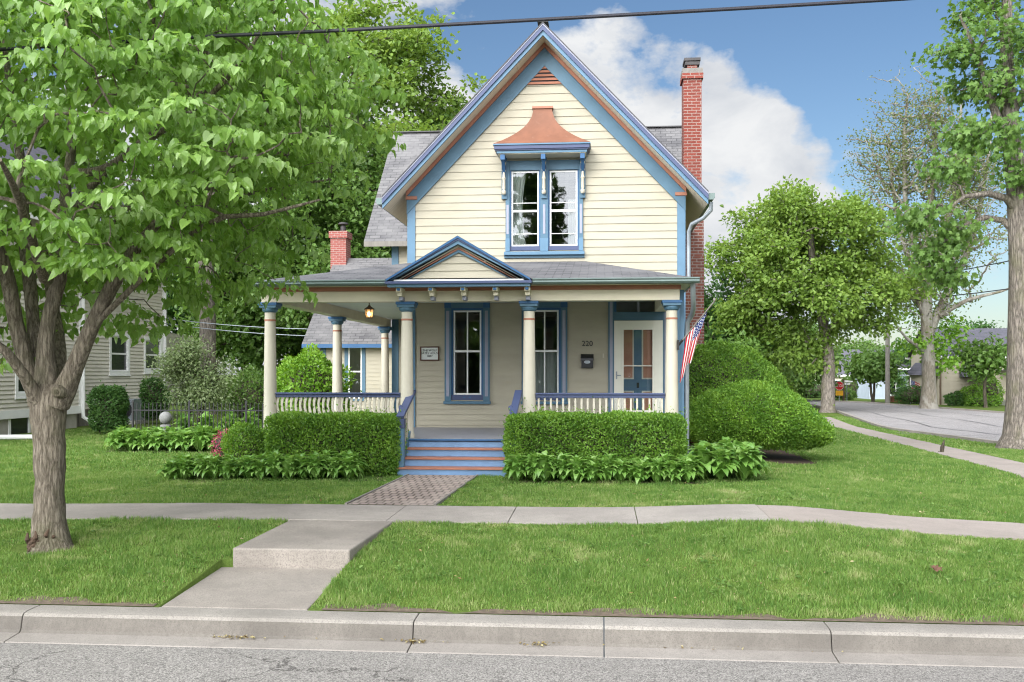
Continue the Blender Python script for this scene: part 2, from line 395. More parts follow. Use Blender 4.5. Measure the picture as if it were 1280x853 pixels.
class MB:
    def __init__(s, mats):
        s.v = []; s.f = []; s.mi = []; s.uv = []; s.mats = mats if isinstance(mats, (list, tuple)) else [mats]
    def face(s, pts, m=0, uv=None):
        b = len(s.v); s.v.extend(tuple(map(float, p)) for p in pts); s.f.append(list(range(b, b + len(pts)))); s.mi.append(m); s.uv.append(uv)
    def faces(s, vs, fs, m=0):
        b = len(s.v); s.v.extend(tuple(map(float, p)) for p in vs)
        for f in fs: s.f.append([b + i for i in f]); s.mi.append(m); s.uv.append(None)
    def box(s, x0, x1, y0, y1, z0, z1, m=0):
        v = [(x0, y0, z0), (x1, y0, z0), (x1, y1, z0), (x0, y1, z0), (x0, y0, z1), (x1, y0, z1), (x1, y1, z1), (x0, y1, z1)]
        b = len(s.v); s.v.extend(v)
        w, d, h = x1 - x0, y1 - y0, z1 - z0
        def q(a, c): return [(0, 0), (a, 0), (a, c), (0, c)]
        for f, uv in (((0, 3, 2, 1), q(d, w)), ((4, 5, 6, 7), q(w, d)), ((0, 1, 5, 4), q(w, h)), ((1, 2, 6, 5), q(d, h)), ((2, 3, 7, 6), q(w, h)), ((3, 0, 4, 7), q(d, h))):
            s.f.append([b + i for i in f]); s.mi.append(m); s.uv.append(uv)
    def bar(s, p0, p1, w, h, m=0, up=(0, 0, 1)):
        p0, p1 = Vector(p0), Vector(p1); d = (p1 - p0).normalized(); u = Vector(up)
        if abs(d.dot(u)) > .98: u = Vector((0, 1, 0))
        r = d.cross(u).normalized(); u = r.cross(d).normalized()
        vs = []
        for p in (p0, p1):
            for a, c in ((-1, -1), (1, -1), (1, 1), (-1, 1)): vs.append(p + r * (a * w / 2) + u * (c * h / 2))
        s.faces(vs, [(0, 3, 2, 1), (4, 5, 6, 7), (0, 1, 5, 4), (1, 2, 6, 5), (2, 3, 7, 6), (3, 0, 4, 7)], m)
    def prism(s, poly, y0, y1, m=0, axis='y'):
        """poly of (a,b): axis y -> (x,z); axis x -> (y,z); axis z -> (x,y)"""
        def P(p, t):
            return (p[0], t, p[1]) if axis == 'y' else ((t, p[0], p[1]) if axis == 'x' else (p[0], p[1], t))
        n = len(poly); vs = [P(p, y0) for p in poly] + [P(p, y1) for p in poly]
        fs = [tuple(range(n)), tuple(range(2 * n - 1, n - 1, -1))] + [(i, n + i, n + (i + 1) % n, (i + 1) % n) for i in range(n)]
        s.faces(vs, fs, m)
    def tube(s, pts, rad, n=8, m=0, cap=True):
        pts = [Vector(p) for p in pts]
        rad = rad if isinstance(rad, (list, tuple)) else [rad] * len(pts)
        b = len(s.v); ref = Vector((.31, .87, .37))
        for i, p in enumerate(pts):
            d = (pts[min(i + 1, len(pts) - 1)] - pts[max(i - 1, 0)]).normalized()
            r = d.cross(ref)
            if r.length < 1e-3: r = d.cross(Vector((1, 0, 0)))
            r.normalize(); u = r.cross(d)
            for k in range(n):
                a = 2 * PI * k / n; q = p + (r * math.cos(a) + u * math.sin(a)) * rad[i]
                s.v.append(tuple(q))
        for i in range(len(pts) - 1):
            for k in range(n):
                a = b + i * n + k; c = b + i * n + (k + 1) % n
                s.f.append([a, c, c + n, a + n]); s.mi.append(m); s.uv.append(None)
        if cap:
            s.f.append([b + k for k in range(n)][::-1]); s.mi.append(m); s.uv.append(None)
            e = b + (len(pts) - 1) * n; s.f.append([e + k for k in range(n)]); s.mi.append(m); s.uv.append(None)
    def lathe(s, prof, c, n=20, m=0, mfun=None):
        b = len(s.v)
        for r, z in prof:
            for k in range(n): s.v.append((c[0] + r * math.cos(2 * PI * k / n), c[1] + r * math.sin(2 * PI * k / n), c[2] + z))
        for i in range(len(prof) - 1):
            for k in range(n):
                a = b + i * n + k; d = b + i * n + (k + 1) % n
                s.f.append([a, d, d + n, a + n]); s.mi.append(mfun(i) if mfun else m); s.uv.append(None)
        s.f.append([b + k for k in range(n)][::-1]); s.mi.append(m); s.uv.append(None)
        e = b + (len(prof) - 1) * n; s.f.append([e + k for k in range(n)]); s.mi.append(m); s.uv.append(None)
    def build(s, name, parent=None, smooth=False, bevel=0, off=None):
        o3 = world_off(parent) if parent is not None else Vector(off or (0, 0, 0))
        me = bpy.data.meshes.new(name)
        me.from_pydata([(x - o3.x, y - o3.y, z - o3.z) for x, y, z in s.v], [], s.f)
        for mm in s.mats: me.materials.append(M[mm])
        for p, mi in zip(me.polygons, s.mi): p.material_index = mi; p.use_smooth = smooth
        if any(u is not None for u in s.uv):
            ul = me.uv_layers.new(name='UVMap').data
            for p, u in zip(me.polygons, s.uv):
                if u is not None:
                    for li, q in zip(p.loop_indices, u): ul[li].uv = q
        me.update()
        o = link(name, me, parent)
        if off is not None and parent is None: o.location = off
        if bevel:
            md = o.modifiers.new('edge', 'BEVEL'); md.width = bevel; md.segments = 2; md.limit_method = 'ANGLE'; md.angle_limit = math.radians(40)
        if smooth:
            try: me.set_sharp_from_angle(angle=math.radians(38))
            except Exception: pass
        return o

def roof_quad(mb, pts, m=0, flip=False):
    """planar polygon, uv: u along first edge, v perpendicular up the slope"""
    P = [Vector(p) for p in pts]; ud = (P[1] - P[0]).normalized(); n = ud.cross(P[2] - P[0]).normalized(); vd = n.cross(ud)
    uv = [((p - P[0]).dot(ud) + 3.17, (p - P[0]).dot(vd)) for p in P]
    mb.face([tuple(p) for p in P], m, uv)

def clap(mb, org, ud, nd, u0, u1, z0, z1, reveal, holes=(), lf=None, rf=None, m=0, lip=.017):
    org = Vector(org); ud = Vector(ud); nd = Vector(nd)
    def P(u, z, t): return tuple(org + ud * u + nd * t + Vector((0, 0, z)))
    zb = z0
    while zb < z1 - 1e-4:
        zt = min(zb + reveal, z1)
        cuts = sorted({zb, zt} | {h for ho in holes for h in (ho[2], ho[3]) if zb < h < zt})
        for a, c in zip(cuts[:-1], cuts[1:]):
            mid = (a + c) / 2
            l0, l1 = (lf(a), lf(c)) if lf else (u0, u0); r0, r1 = (rf(a), rf(c)) if rf else (u1, u1)
            iv = [(max(l0, u0), max(l1, u0), min(r0, u1), min(r1, u1))]
            for h in holes:
                if h[2] <= mid <= h[3]:
                    nv = []
                    for (a0, a1, b0, b1) in iv:
                        if h[1] <= min(a0, a1) or h[0] >= max(b0, b1): nv.append((a0, a1, b0, b1)); continue
                        if h[0] > a0: nv.append((a0, a1, h[0], h[0]))
                        if h[1] < b0: nv.append((h[1], h[1], b0, b1))
                    iv = nv
            ta = lip * (1 - (a - zb) / reveal) + .001; tcc = lip * (1 - (c - zb) / reveal) + .001
            for (a0, a1, b0, b1) in iv:
                if b0 - a0 < .002 and b1 - a1 < .002: continue
                b1 = max(b1, a1 + .0005)
                mb.face([P(a0, a, ta), P(b0, a, ta), P(b1, c, tcc), P(a1, c, tcc)], m)
                if a == zb: mb.face([P(a0, a, .0), P(b0, a, .0), P(b0, a, ta), P(a0, a, ta)], m)
        zb = zt

def text_mesh(name, s, size, mat, parent, center, extrude=.003, align='CENTER'):
    cu = bpy.data.curves.new(name, 'FONT'); cu.body = s; cu.size = size; cu.extrude = extrude; cu.align_x = align; cu.align_y = 'CENTER'; cu.space_line = .95
    tmp = bpy.data.objects.new('tmp_text', cu); COL.objects.link(tmp)
    dg = bpy.context.evaluated_depsgraph_get(); dg.update()
    me = bpy.data.meshes.new_from_object(tmp.evaluated_get(dg)); me.name = name
    bpy.data.objects.remove(tmp); bpy.data.curves.remove(cu)
    off = world_off(parent) if parent is not None else Vector((0, 0, 0))
    for v in me.vertices:
        x, y, z = v.co; v.co = (center[0] + x - off.x, center[1] - z - off.y, center[2] + y - off.z)
    me.materials.clear(); me.materials.append(M[mat])
    return link(name, me, parent)

# ------------------------------------------------------------------ leaves
def norm(a): return a / np.maximum(np.linalg.norm(a, axis=1, keepdims=True), 1e-9)
def T_heart():
    pts = [(0, 0, 0), (0, .34, 0), (0, .68, 0), (0, 1, 0)]
    R = [(.19, -.11), (.41, .02), (.46, .29), (.34, .58), (.14, .84)]
    v = list(pts)
    for sgn in (1, -1):
        for x, y in R: v.append((sgn * x, y, 0))
    v = np.array(v, float)
    v[:, 2] = .33 * np.abs(v[:, 0]) - .22 * v[:, 1] ** 2
    f = []
    for b, fl in ((4, 0), (9, 1)):
        for t in ((0, b, b + 1), (0, b + 1, b + 2), (0, b + 2, 1), (1, b + 2, b + 3), (1, b + 3, 2), (2, b + 3, b + 4), (2, b + 4, 3)):
            f.append(t if not fl else t[::-1])
    return v, np.array(f)
def T_oval():
    return np.array([(0, 0, 0), (.27, .42, .10), (0, 1, -.06), (-.27, .42, .10)], float), np.array([(0, 1, 2), (0, 2, 3)])
def T_far():
    return np.array([(0, 0, 0), (.34, .30, .10), (.22, .75, .0), (0, 1, -.06), (-.24, .72, .02), (-.36, .26, .10)], float), np.array([(0, 1, 2), (0, 2, 3), (0, 3, 4), (0, 4, 5)])
def T_lobed():
    v = [(0, 0, 0), (.46, .10, .06), (.30, .42, .10), (.52, .72, -.02), (.14, .66, .03), (0, 1.05, -.08), (-.16, .62, .03), (-.50, .75, -.02), (-.32, .40, .10), (-.44, .06, .06)]
    f = [(0, 1, 2), (0, 2, 4), (2, 3, 4), (0, 4, 6), (4, 5, 6), (0, 6, 8), (6, 7, 8), (0, 8, 9)]
    return np.array(v, float), np.array(f)
def leaves(tpl, pos, tip, nor, size, rnd):
    v, f = tpl
    tip = norm(tip); nor = nor - tip * np.sum(nor * tip, 1, keepdims=True); nor = norm(nor); side = np.cross(tip, nor)
    n = len(pos); k = len(v); size = np.broadcast_to(np.asarray(size, float), (n,))
    V = (pos[:, None, :] + size[:, None, None] * (v[None, :, 0:1] * side[:, None, :] + v[None, :, 1:2] * tip[:, None, :] + v[None, :, 2:3] * nor[:, None, :])).reshape(-1, 3)
    FA = (f[None] + (np.arange(n) * k)[:, None, None]).reshape(-1, 3)
    return V, FA, np.repeat(rnd, k)
def rdir(n): return norm(rng.normal(size=(n, 3)))

# ------------------------------------------------------------------ trees
class Wood:
    def __init__(s): s.p = []; s.par = []; s.rf = []; s.chains = []
    def limb(s, pts, rads, attach=-1, step=.25):
        pts = [np.array(p, float) for p in pts]; idx = []
        prev = attach
        if attach >= 0: idx.append(attach)
        for i in range(len(pts)):
            if i == 0: seq = [(pts[0], rads[0])]
            else:
                nseg = max(1, int(np.linalg.norm(pts[i] - pts[i - 1]) / step))
                seq = []
                for k in range(1, nseg + 1):
                    t = k / nseg
                    p0 = pts[max(i - 2, 0)]; p1 = pts[i - 1]; p2 = pts[i]; p3 = pts[min(i + 1, len(pts) - 1)]
                    q = .5 * ((2 * p1) + (p2 - p0) * t + (2 * p0 - 5 * p1 + 4 * p2 - p3) * t * t + (3 * p1 - p0 - 3 * p2 + p3) * t ** 3)
                    seq.append((q, rads[i - 1] + (rads[i] - rads[i - 1]) * t))
            for p, r in seq:
                s.p.append(p); s.par.append(prev); s.rf.append(r); prev = len(s.p) - 1; idx.append(prev)
        s.chains.append((idx, True))
        return idx
    def tips(s, T, nmid=3, sag=.12, wob=.06, updir=.4, minr=.05):
        """attach every tip to the skeleton, nearest first"""
        T = np.asarray(T, float); out = []
        base = np.array(s.p); ok = np.array([i for i in range(len(s.p)) if s.rf[i] < 1e9])
        d0 = np.min(np.linalg.norm(T[:, None] - base[None], axis=2), axis=1)
        for ti in np.argsort(d0):
            t = T[ti]; P = np.array(s.p)
            dv = t - P; d = np.linalg.norm(dv, axis=1)
            cost = d + updir * np.maximum(0, -dv[:, 2]) + .05 * (P[:, 2] < minr) * 50
            j = int(np.argmin(cost)); p0 = P[j]; chain = [j]; prev = j; dl = d[j]
            for k in range(1, nmid + 1):
                u = k / nmid; q = p0 + (t - p0) * u + np.array([0, 0, sag * dl * math.sin(PI * u)])
                if k < nmid: q = q + rng.normal(size=3) * wob * dl
                s.p.append(q); s.par.append(prev); s.rf.append(0); prev = len(s.p) - 1; chain.append(prev)
            s.chains.append((chain, False)); out.append((ti, p0))
        res = [None] * len(T)
        for ti, p0 in out: res[ti] = p0
        return np.array(res)
    def mesh(s, name, mat, parent, rt=.006, ex=.46, nfix=10, nthin=5, rmax=.5, noise_amt=0.0):
        n = len(s.p); cnt = np.zeros(n)
        ends = [c[0][-1] for c in s.chains]
        for e in ends: cnt[e] += 1
        for i in range(n - 1, -1, -1):
            if s.par[i] >= 0: cnt[s.par[i]] += cnt[i]
        r = rt * np.maximum(cnt, 1) ** ex
        r = np.minimum(r, rmax)
        for i in range(n):
            if s.rf[i] > 0: r[i] = s.rf[i]
        mb = MB(mat)
        for idx, fix in s.chains:
            rr = [float(r[i]) for i in idx]
            if not fix and len(idx) > 1: rr[0] = min(rr[0], rr[1] * 1.35)
            pts = [s.p[i] for i in idx]
            mb.tube(pts, rr, nfix if fix else nthin, cap=True)
        if noise_amt:
            from mathutils import noise as mn
            z0 = min(v[2] for v in mb.v); bx, by = s.p[1][0], s.p[1][1]; nv = []
            for x, y, z in mb.v:
                q = Vector((x, y, z)); h = z - z0; a = math.atan2(y - by, x - bx)
                f = noise_amt * (mn.noise(q * 5.0) + .6 * mn.noise(q * 13.0))
                if h < 2.2:
                    d = Vector((x - bx, y - by, 0)); L_ = max(d.length, 1e-4)
                    fl = .30 * max(0, 1 - h / .42) ** 2 * (.5 + .5 * math.cos(4 * a + .8))
                    q += d * (fl + f * (1.6 if L_ > .12 else .4) / max(L_, .1))
                nv.append(tuple(q))
            mb.v = nv
        o = mb.build(name, parent, smooth=True)
        return o

def lobes_tips(c, r, nl, nt, lobe=.42, shell=.55, seed=0, flat=.8, low=-1):
    """tips on the shells of many lobes spread over an ellipsoid"""
    g = np.random.default_rng(seed); c = np.array(c, float); r = np.array(r, float)
    d = g.normal(size=(nl, 3)); d /= np.linalg.norm(d, axis=1, keepdims=True)
    rad = g.uniform(.35, .78, size=(nl, 1)) ** .8
    lc = d * rad
    k = g.integers(0, nl, nt); e = g.normal(size=(nt, 3)); e /= np.linalg.norm(e, axis=1, keepdims=True)
    sz = g.uniform(.65, 1.25, nl)[k][:, None] * lobe
    e[:, 2] *= flat
    p = lc[k] + e * sz * g.uniform(shell, 1, size=(nt, 1))
    p = p[p[:, 2] > low]
    return c + p * r, k

def leaf_mesh(parent, name, mat, tips, froms, n_per, size, spread, tpl, center, droop=.4, up=.5, outw=.5, sizevar=.25, flat=.7, hue=None, seed=1):
    g = np.random.default_rng(seed); T = np.repeat(tips, n_per, axis=0); FR = np.repeat(froms, n_per, axis=0)
    n = len(T)
    off = g.normal(size=(n, 3)) * spread; off[:, 2] *= flat
    back = norm(FR - T) * (g.uniform(0, 1, size=(n, 1)) * spread * 1.6)
    P = T + off + back
    o = norm(P - np.array(center)[None])
    rd = g.normal(size=(n, 3)); rd /= np.linalg.norm(rd, axis=1, keepdims=True)
    tip = o * outw + rd * .75; tip[:, 2] -= droop
    nor = o * .45 + g.normal(size=(n, 3)) * .42; nor[:, 2] += up
    base = np.repeat(g.uniform(0, 1, len(tips)), n_per) if hue is None else np.repeat(hue, n_per)
    rnd = np.clip(.45 * base + .55 * g.uniform(0, 1, n), 0, 1)
    V, FA, R = leaves(tpl, P, tip, nor, size * g.uniform(1 - sizevar, 1 + sizevar, n), rnd)
    me = arr_mesh(name, V, FA, mat, R, False, world_off(parent))
    return link(name, me, parent)

def simple_tree(name, label, X, Y, top, crown, leafmat, bark='bark_dark', trunk_r=.3, nl=14, nt=260, per=26, size=.3, spread=.45, lobe=.42, seed=1, group=None, stems=1, zg=None, tpl=None, twig=.012, low=-.9, shell=.5, droop=.3):
    """crown = (cx, cy, cz, rx, ry, rz) in metres"""
    z = g1(X, Y) if zg is None else zg
    root = thing(name, label, 'tree', (X, Y, z), group)
    g = np.random.default_rng(seed + 50)
    c = np.array(crown[:3]); w = Wood()
    tips, _ = lobes_tips(c, crown[3:], nl, nt, lobe, shell, seed, low=low)
    for st in range(stems):
        dx, dy = (0, 0) if stems == 1 else (g.uniform(-.3, .3), g.uniform(-.2, .2))
        b = np.array([X + dx * .4, Y + dy, z - .1])
        m = np.array([X + dx * 1.5, Y + dy, c[2] - crown[5] * .75])
        e = np.array([c[0] + dx * 3, c[1] + dy, c[2] + crown[5] * .45])
        k = 1 / math.sqrt(stems)
        w.limb([b, b + (0, 0, .35), (b + m) / 2 + g.normal(size=3) * .05, m, (m + e) / 2 + g.normal(size=3) * (.12 * crown[3]), e], [trunk_r * 1.45 * k, trunk_r * 1.05 * k, trunk_r * .95 * k, trunk_r * .85 * k, trunk_r * .5 * k, trunk_r * .12 * k], step=.6)
    fr = w.tips(tips, 3, .10, .07, .5)
    w.mesh('trunk', bark, root, twig, .48, 12, 4, trunk_r * .6)
    leaf_mesh(root, 'crown', leafmat, tips, fr, per, size, spread, tpl or T_far(), c - np.array([0, 0, crown[5] * .4]), droop, .5, .5, seed=seed + 9)
    return root

# ------------------------------------------------------------------ shrubs
def shrub(name, label, shape, n, leafmat, size, seed=1, group=None, cat='bush', depth=.16, core=.80, lump=.05, up=.55, stems=None, tpl=None):
    """shape: ('box',x0,x1,y0,y1,z0,z1,round) or ('ball',cx,cy,cz,rx,ry,rz,zmin)"""
    g = np.random.default_rng(seed)
    if shape[0] == 'box':
        x0, x1, y0, y1, z0, z1, rr = shape[1:]
        c = np.array([(x0 + x1) / 2, (y0 + y1) / 2, (z0 + z1) / 2]); h = np.array([(x1 - x0) / 2, (y1 - y0) / 2, (z1 - z0) / 2])
        A = np.array([h[1] * h[2], h[1] * h[2], h[0] * h[2] * 1.0, h[0] * h[2], h[0] * h[1] * 1.2, .001]); A /= A.sum()
        k = g.choice(6, n, p=A); q = g.uniform(-1, 1, (n, 3)); ax = k // 2; sg = np.where(k % 2, 1, -1).astype(float); sg[ax == 2] = 1
        q[np.arange(n), ax] = sg
        nn = np.zeros((n, 3)); nn[np.arange(n), ax] = sg
        p = q * h
        inner = h - rr; cl = np.clip(p, -inner, inner); dv = p - cl; dl = np.linalg.norm(dv, axis=1, keepdims=True)
        p = cl + dv / np.maximum(dl, 1e-6) * np.minimum(dl, rr); nn = norm(np.where(dl > 1e-5, dv, nn))
        P = c + p; base = (c[0], c[1], z0)
    else:
        cx, cy, cz, rx, ry, rz, zmin = shape[1:8]
        c = np.array([cx, cy, cz]); e = norm(g.normal(size=(int(n * 1.3), 3))); P = c + e * np.array([rx, ry, rz])
        if len(shape) > 8: P = shape[8](P)
        nn = norm(e / np.array([rx, ry, rz])); keep = P[:, 2] > zmin; P = P[keep][:n]; nn = nn[keep][:n]; n = len(P); base = (cx, cy, zmin)
    ph = g.uniform(0, 6, 6)
    wv = (np.sin(P[:, 0] * 5.1 + ph[0]) * np.sin(P[:, 2] * 6.3 + ph[1]) + np.sin(P[:, 1] * 5.7 + ph[2]) * np.sin(P[:, 0] * 9.0 + ph[3]) * .7 + .5 * np.sin(P[:, 2] * 13 + P[:, 0] * 11 + ph[4]))
    P = P + nn * (wv * lump)[:, None] - nn * (g.exponential(depth * .5, n).clip(0, depth * 2) - depth * .35)[:, None]
    P = P + nn * (np.where(g.uniform(0, 1, n) < .05, g.exponential(.035, n), 0) * np.where(nn[:, 2] > .4, 1.3, .8))[:, None]
    root = thing(name, label, cat, base, group)
    tip = nn * .55 + rdir(n) * .8; tip[:, 2] += up * .5
    nor = nn * .5 + rdir(n) * .7; nor[:, 2] += up
    hue = .5 + .22 * wv / 1.4 + g.normal(size=n) * .24
    V, FA, R = leaves(tpl or T_oval(), P, tip, nor, size * g.uniform(.7, 1.35, n), np.clip(hue, 0, 1))
    link('foliage', arr_mesh('foliage', V, FA, leafmat, R, False, base), root)
    # solid dark core added inside to block see-through, with thin stems
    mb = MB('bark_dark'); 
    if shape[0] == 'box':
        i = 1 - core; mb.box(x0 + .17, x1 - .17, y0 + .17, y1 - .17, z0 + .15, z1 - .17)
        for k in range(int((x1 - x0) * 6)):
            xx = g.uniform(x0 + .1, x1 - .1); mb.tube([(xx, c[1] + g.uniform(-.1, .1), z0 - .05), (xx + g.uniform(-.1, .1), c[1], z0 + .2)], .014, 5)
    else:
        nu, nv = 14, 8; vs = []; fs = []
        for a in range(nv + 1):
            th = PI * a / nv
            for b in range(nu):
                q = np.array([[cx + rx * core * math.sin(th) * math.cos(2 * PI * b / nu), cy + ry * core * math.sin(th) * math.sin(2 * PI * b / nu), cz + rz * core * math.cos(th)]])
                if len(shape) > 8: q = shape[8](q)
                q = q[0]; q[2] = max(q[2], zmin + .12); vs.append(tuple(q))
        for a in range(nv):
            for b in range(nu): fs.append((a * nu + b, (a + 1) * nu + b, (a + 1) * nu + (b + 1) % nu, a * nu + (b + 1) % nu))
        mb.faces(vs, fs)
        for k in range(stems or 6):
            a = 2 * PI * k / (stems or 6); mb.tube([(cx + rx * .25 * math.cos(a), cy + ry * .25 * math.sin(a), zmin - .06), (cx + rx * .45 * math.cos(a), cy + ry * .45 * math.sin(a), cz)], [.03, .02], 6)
    mb.build('core_and_stems', root)
    return root
# ================================================================== SETTING
def grid_sheet(name, xs, ys, zf, mat, thick=0):
    XX, YY = np.meshgrid(xs, ys); Z = zf(XX, YY); nx, ny = len(xs), len(ys)
    V = np.stack([XX.ravel(), YY.ravel(), Z.ravel()], 1)
    i = np.arange((ny - 1) * nx).reshape(ny - 1, nx)[:, :-1].ravel()
    me = arr_mesh(name, V, np.stack([i, i + 1, i + 1 + nx, i + nx], 1), mat, None, True)
    return tag(link(name, me), kind='structure')
def vn1(x):
    return .5 + .3 * math.sin(x * 2.3 + 1) + .25 * math.sin(x * 5.9) + .2 * math.sin(x * 13.1 + 2)
xs = np.concatenate([[-400, -250, -150, -100, -70, -50, -40, -30], np.arange(-24, 24, .4), [24, 27, 30, 34, 38, 44, 50, 60, 80, 120, 200, 400]])
ys = np.concatenate([np.arange(8.75, 20, .2), np.arange(20, 60, 1.0), [60, 65, 70, 75, 80, 90, 100, 115, 130, 160, 200, 300, 500]])
near = [(12.1, 8.2), (12.3, 20), (12.66, 32.8), (13.05, 45.3), (16.2, 69.6), (17.5, 84), (9, 97), (-20, 110)]
far_ = [(33, 8.2), (31, 20), (29.3, 32.8), (27.6, 50), (26.4, 67.6), (23.5, 92), (14, 110), (-18, 124)]
ROADP = near + far_[::-1]
def in_poly(x, y, poly):
    c = np.zeros(len(x), bool); j = len(poly) - 1
    for i in range(len(poly)):
        xi, yi = poly[i]; xj, yj = poly[j]
        m = ((yi > y) != (yj > y)) & (x < (xj - xi) * (y - yi) / (yj - yi + 1e-12) + xi); c ^= m; j = i
    return c
def lawn_z(X, Y):
    Z = gz(X, Y)
    Z = Z - .45 * ((X > -3.985) & (X < -2.615) & (Y < 10.26))
    return Z - .35 * in_poly(X.ravel(), Y.ravel(), ROADP).reshape(X.shape)
xs = np.sort(np.concatenate([xs, [-3.99, -3.98, -2.62, -2.61]])); ys = np.sort(np.concatenate([ys, [10.25, 10.27]]))
grid_sheet('lawn', xs, ys, lawn_z, 'lawn_soil')
grid_sheet('far_lawn', np.array([-200., -60, -20, 0, 20, 60, 200]), np.array([-90., -40, -20, -7]), lambda x, y: 0 * x - .42, 'lawn_soil')
grid_sheet('road', np.array([-300., -60, -20, -10, -5, 0, 5, 10, 20, 60, 300]), np.array([-7., -3, 0, 4, 8.188]), lambda x, y: 0 * x - .577 + .02 * (8.188 - y) / 4, 'asphalt')

# kerb with gutter, cast in lengths
joints = [-60, -30, -12, -8.2] + [xY(p, 8.6) for p in (38, 520, 755, 1035)] + [6.6, 9.3, 20, 60]
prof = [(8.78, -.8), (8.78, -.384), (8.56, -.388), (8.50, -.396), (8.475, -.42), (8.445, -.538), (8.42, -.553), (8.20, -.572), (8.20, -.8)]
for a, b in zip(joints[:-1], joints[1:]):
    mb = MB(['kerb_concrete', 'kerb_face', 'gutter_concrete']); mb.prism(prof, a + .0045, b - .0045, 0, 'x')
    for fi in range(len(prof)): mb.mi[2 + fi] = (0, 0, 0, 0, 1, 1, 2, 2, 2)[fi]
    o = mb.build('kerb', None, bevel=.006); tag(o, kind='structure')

def slab_strip(name, panels, mat, th=.12):
    """panels: list of (quad corner xy ccw from front-left, mat index)"""
    mb = MB(mat)
    for q, m, dz, nd in panels:
        (x0, y0), (x1, y1), (x2, y2), (x3, y3) = q
        P = lambda u, v: ((1 - v) * ((1 - u) * x0 + u * x1) + v * ((1 - u) * x3 + u * x2), (1 - v) * ((1 - u) * y0 + u * y1) + v * ((1 - u) * y3 + u * y2))
        vs = []; 
        for j in range(nd + 1):
            for i in range(nd + 1):
                x, y = P(i / nd, j / nd); vs.append((x, y, g1(x, y) + .022 + dz * (i / nd - .5)))
        fs = [(j * (nd + 1) + i, j * (nd + 1) + i + 1, (j + 1) * (nd + 1) + i + 1, (j + 1) * (nd + 1) + i) for j in range(nd) for i in range(nd)]
        mb.faces(vs, fs, m)
        ring = [j for j in range(nd + 1)] + [(j + 1) * (nd + 1) + nd for j in range(nd)] + [nd * (nd + 1) + i for i in range(nd - 1, -1, -1)] + [j * (nd + 1) for j in range(nd - 1, 0, -1)]
        b = [vs[i] for i in ring]; lo = [(x, y, z - th) for x, y, z in b]; k = len(b)
        mb.faces(b + lo, [(i, i + k, (i + 1) % k + k, (i + 1) % k) for i in range(k)], m)
    o = mb.build(name); return tag(o, kind='structure')
YS0, YS1 = 11.92, 13.18
jx = [xY(p, 12.5) for p in (345, 495, 640, 795, 955, 1130)]
left = [jx[0] - 1.62 * k for k in range(12, 0, -1)]
right = [jx[-1] + 1.62 * k for k in range(1, 6)]
alljx = left + jx + right
pan = []
for i, (a, b) in enumerate(zip(alljx[:-1], alljx[1:])):
    xm = (a + b) / 2
    pan.append((((a + .006, YS0), (b - .006, YS0), (b - .006, YS1), (a + .006, YS1)), 1 if xm > jx[4] else 0, rng.uniform(-.012, .012), 4))
slab_strip('sidewalk', pan, ['concrete', 'concrete_pink'])
# side street sidewalk
pan = []; y = 13.3; k = 0
while y < 60:
    x = 7.03 + .115 * (y - 13.3); w = 1.18; d = 1.6
    pan.append((((x, y + .008), (x + w, y + .008), (x + w + .115 * d, y + d - .008), (x + .115 * d, y + d - .008)), 0, rng.uniform(-.01, .01), 2)); y += d; k += 1
slab_strip('side_sidewalk', pan, 'concrete_pink')
pan = [(((11.95, 41), (13.6, 41.3), (13.6, 42.9), (12.1, 42.6)), 0, 0, 2)]
slab_strip('carriage_walk', pan, 'concrete')
# lower walk and the step slab
mb = MB('concrete_step')
mb.prism([(8.785, -.9), (8.785, -.381), (10.24, -.305), (10.24, -.9)], -3.98, -2.62, 0, 'x')
tag(mb.build('front_walk', None, bevel=.012), kind='structure')
mb = MB('concrete_step'); zt = -.10
v = [(-3.86, 10.24), (-2.60, 10.24), (-2.48, YS0 - .008), (-3.76, YS0 - .008)]
mb.faces([(x, y, -.6) for x, y in v] + [(v[0][0], v[0][1], -.103), (v[1][0], v[1][1], -.103), (v[2][0], v[2][1], -.048), (v[3][0], v[3][1], -.048)], [(0, 1, 5, 4), (1, 2, 6, 5), (2, 3, 7, 6), (3, 0, 4, 7), (4, 5, 6, 7)])
tag(mb.build('step_slab', None, bevel=.018), kind='structure')
# brick walk with edging
mb = MB(['brick_walk_paver', 'grey_wood'])
q = [(-3.38, YS1 + .01), (-2.22, YS1 + .01), (-2.06, 16.57), (-3.18, 16.57)]
nd = 8
for j in range(nd):
    a, b = j / nd, (j + 1) / nd
    def P(u, v):
        x = (1 - v) * ((1 - u) * q[0][0] + u * q[1][0]) + v * ((1 - u) * q[3][0] + u * q[2][0]); yy = q[0][1] + v * (q[3][1] - q[0][1]); return (x, yy, g1(x, yy) + .026)
    pts = [P(0, a), P(1, a), P(1, b), P(0, b)]
    mb.face(pts, 0, [(p[0], p[1]) for p in pts])
for u, e in ((0, -.025), (1, .025)):
    a, b = P(u, 0), P(u, 1); mb.bar((a[0] + e, a[1], a[2] - .03), (b[0] + e, b[1], b[2] - .03), .03, .09, 1)
tag(mb.build('brick_walk'), kind='structure')

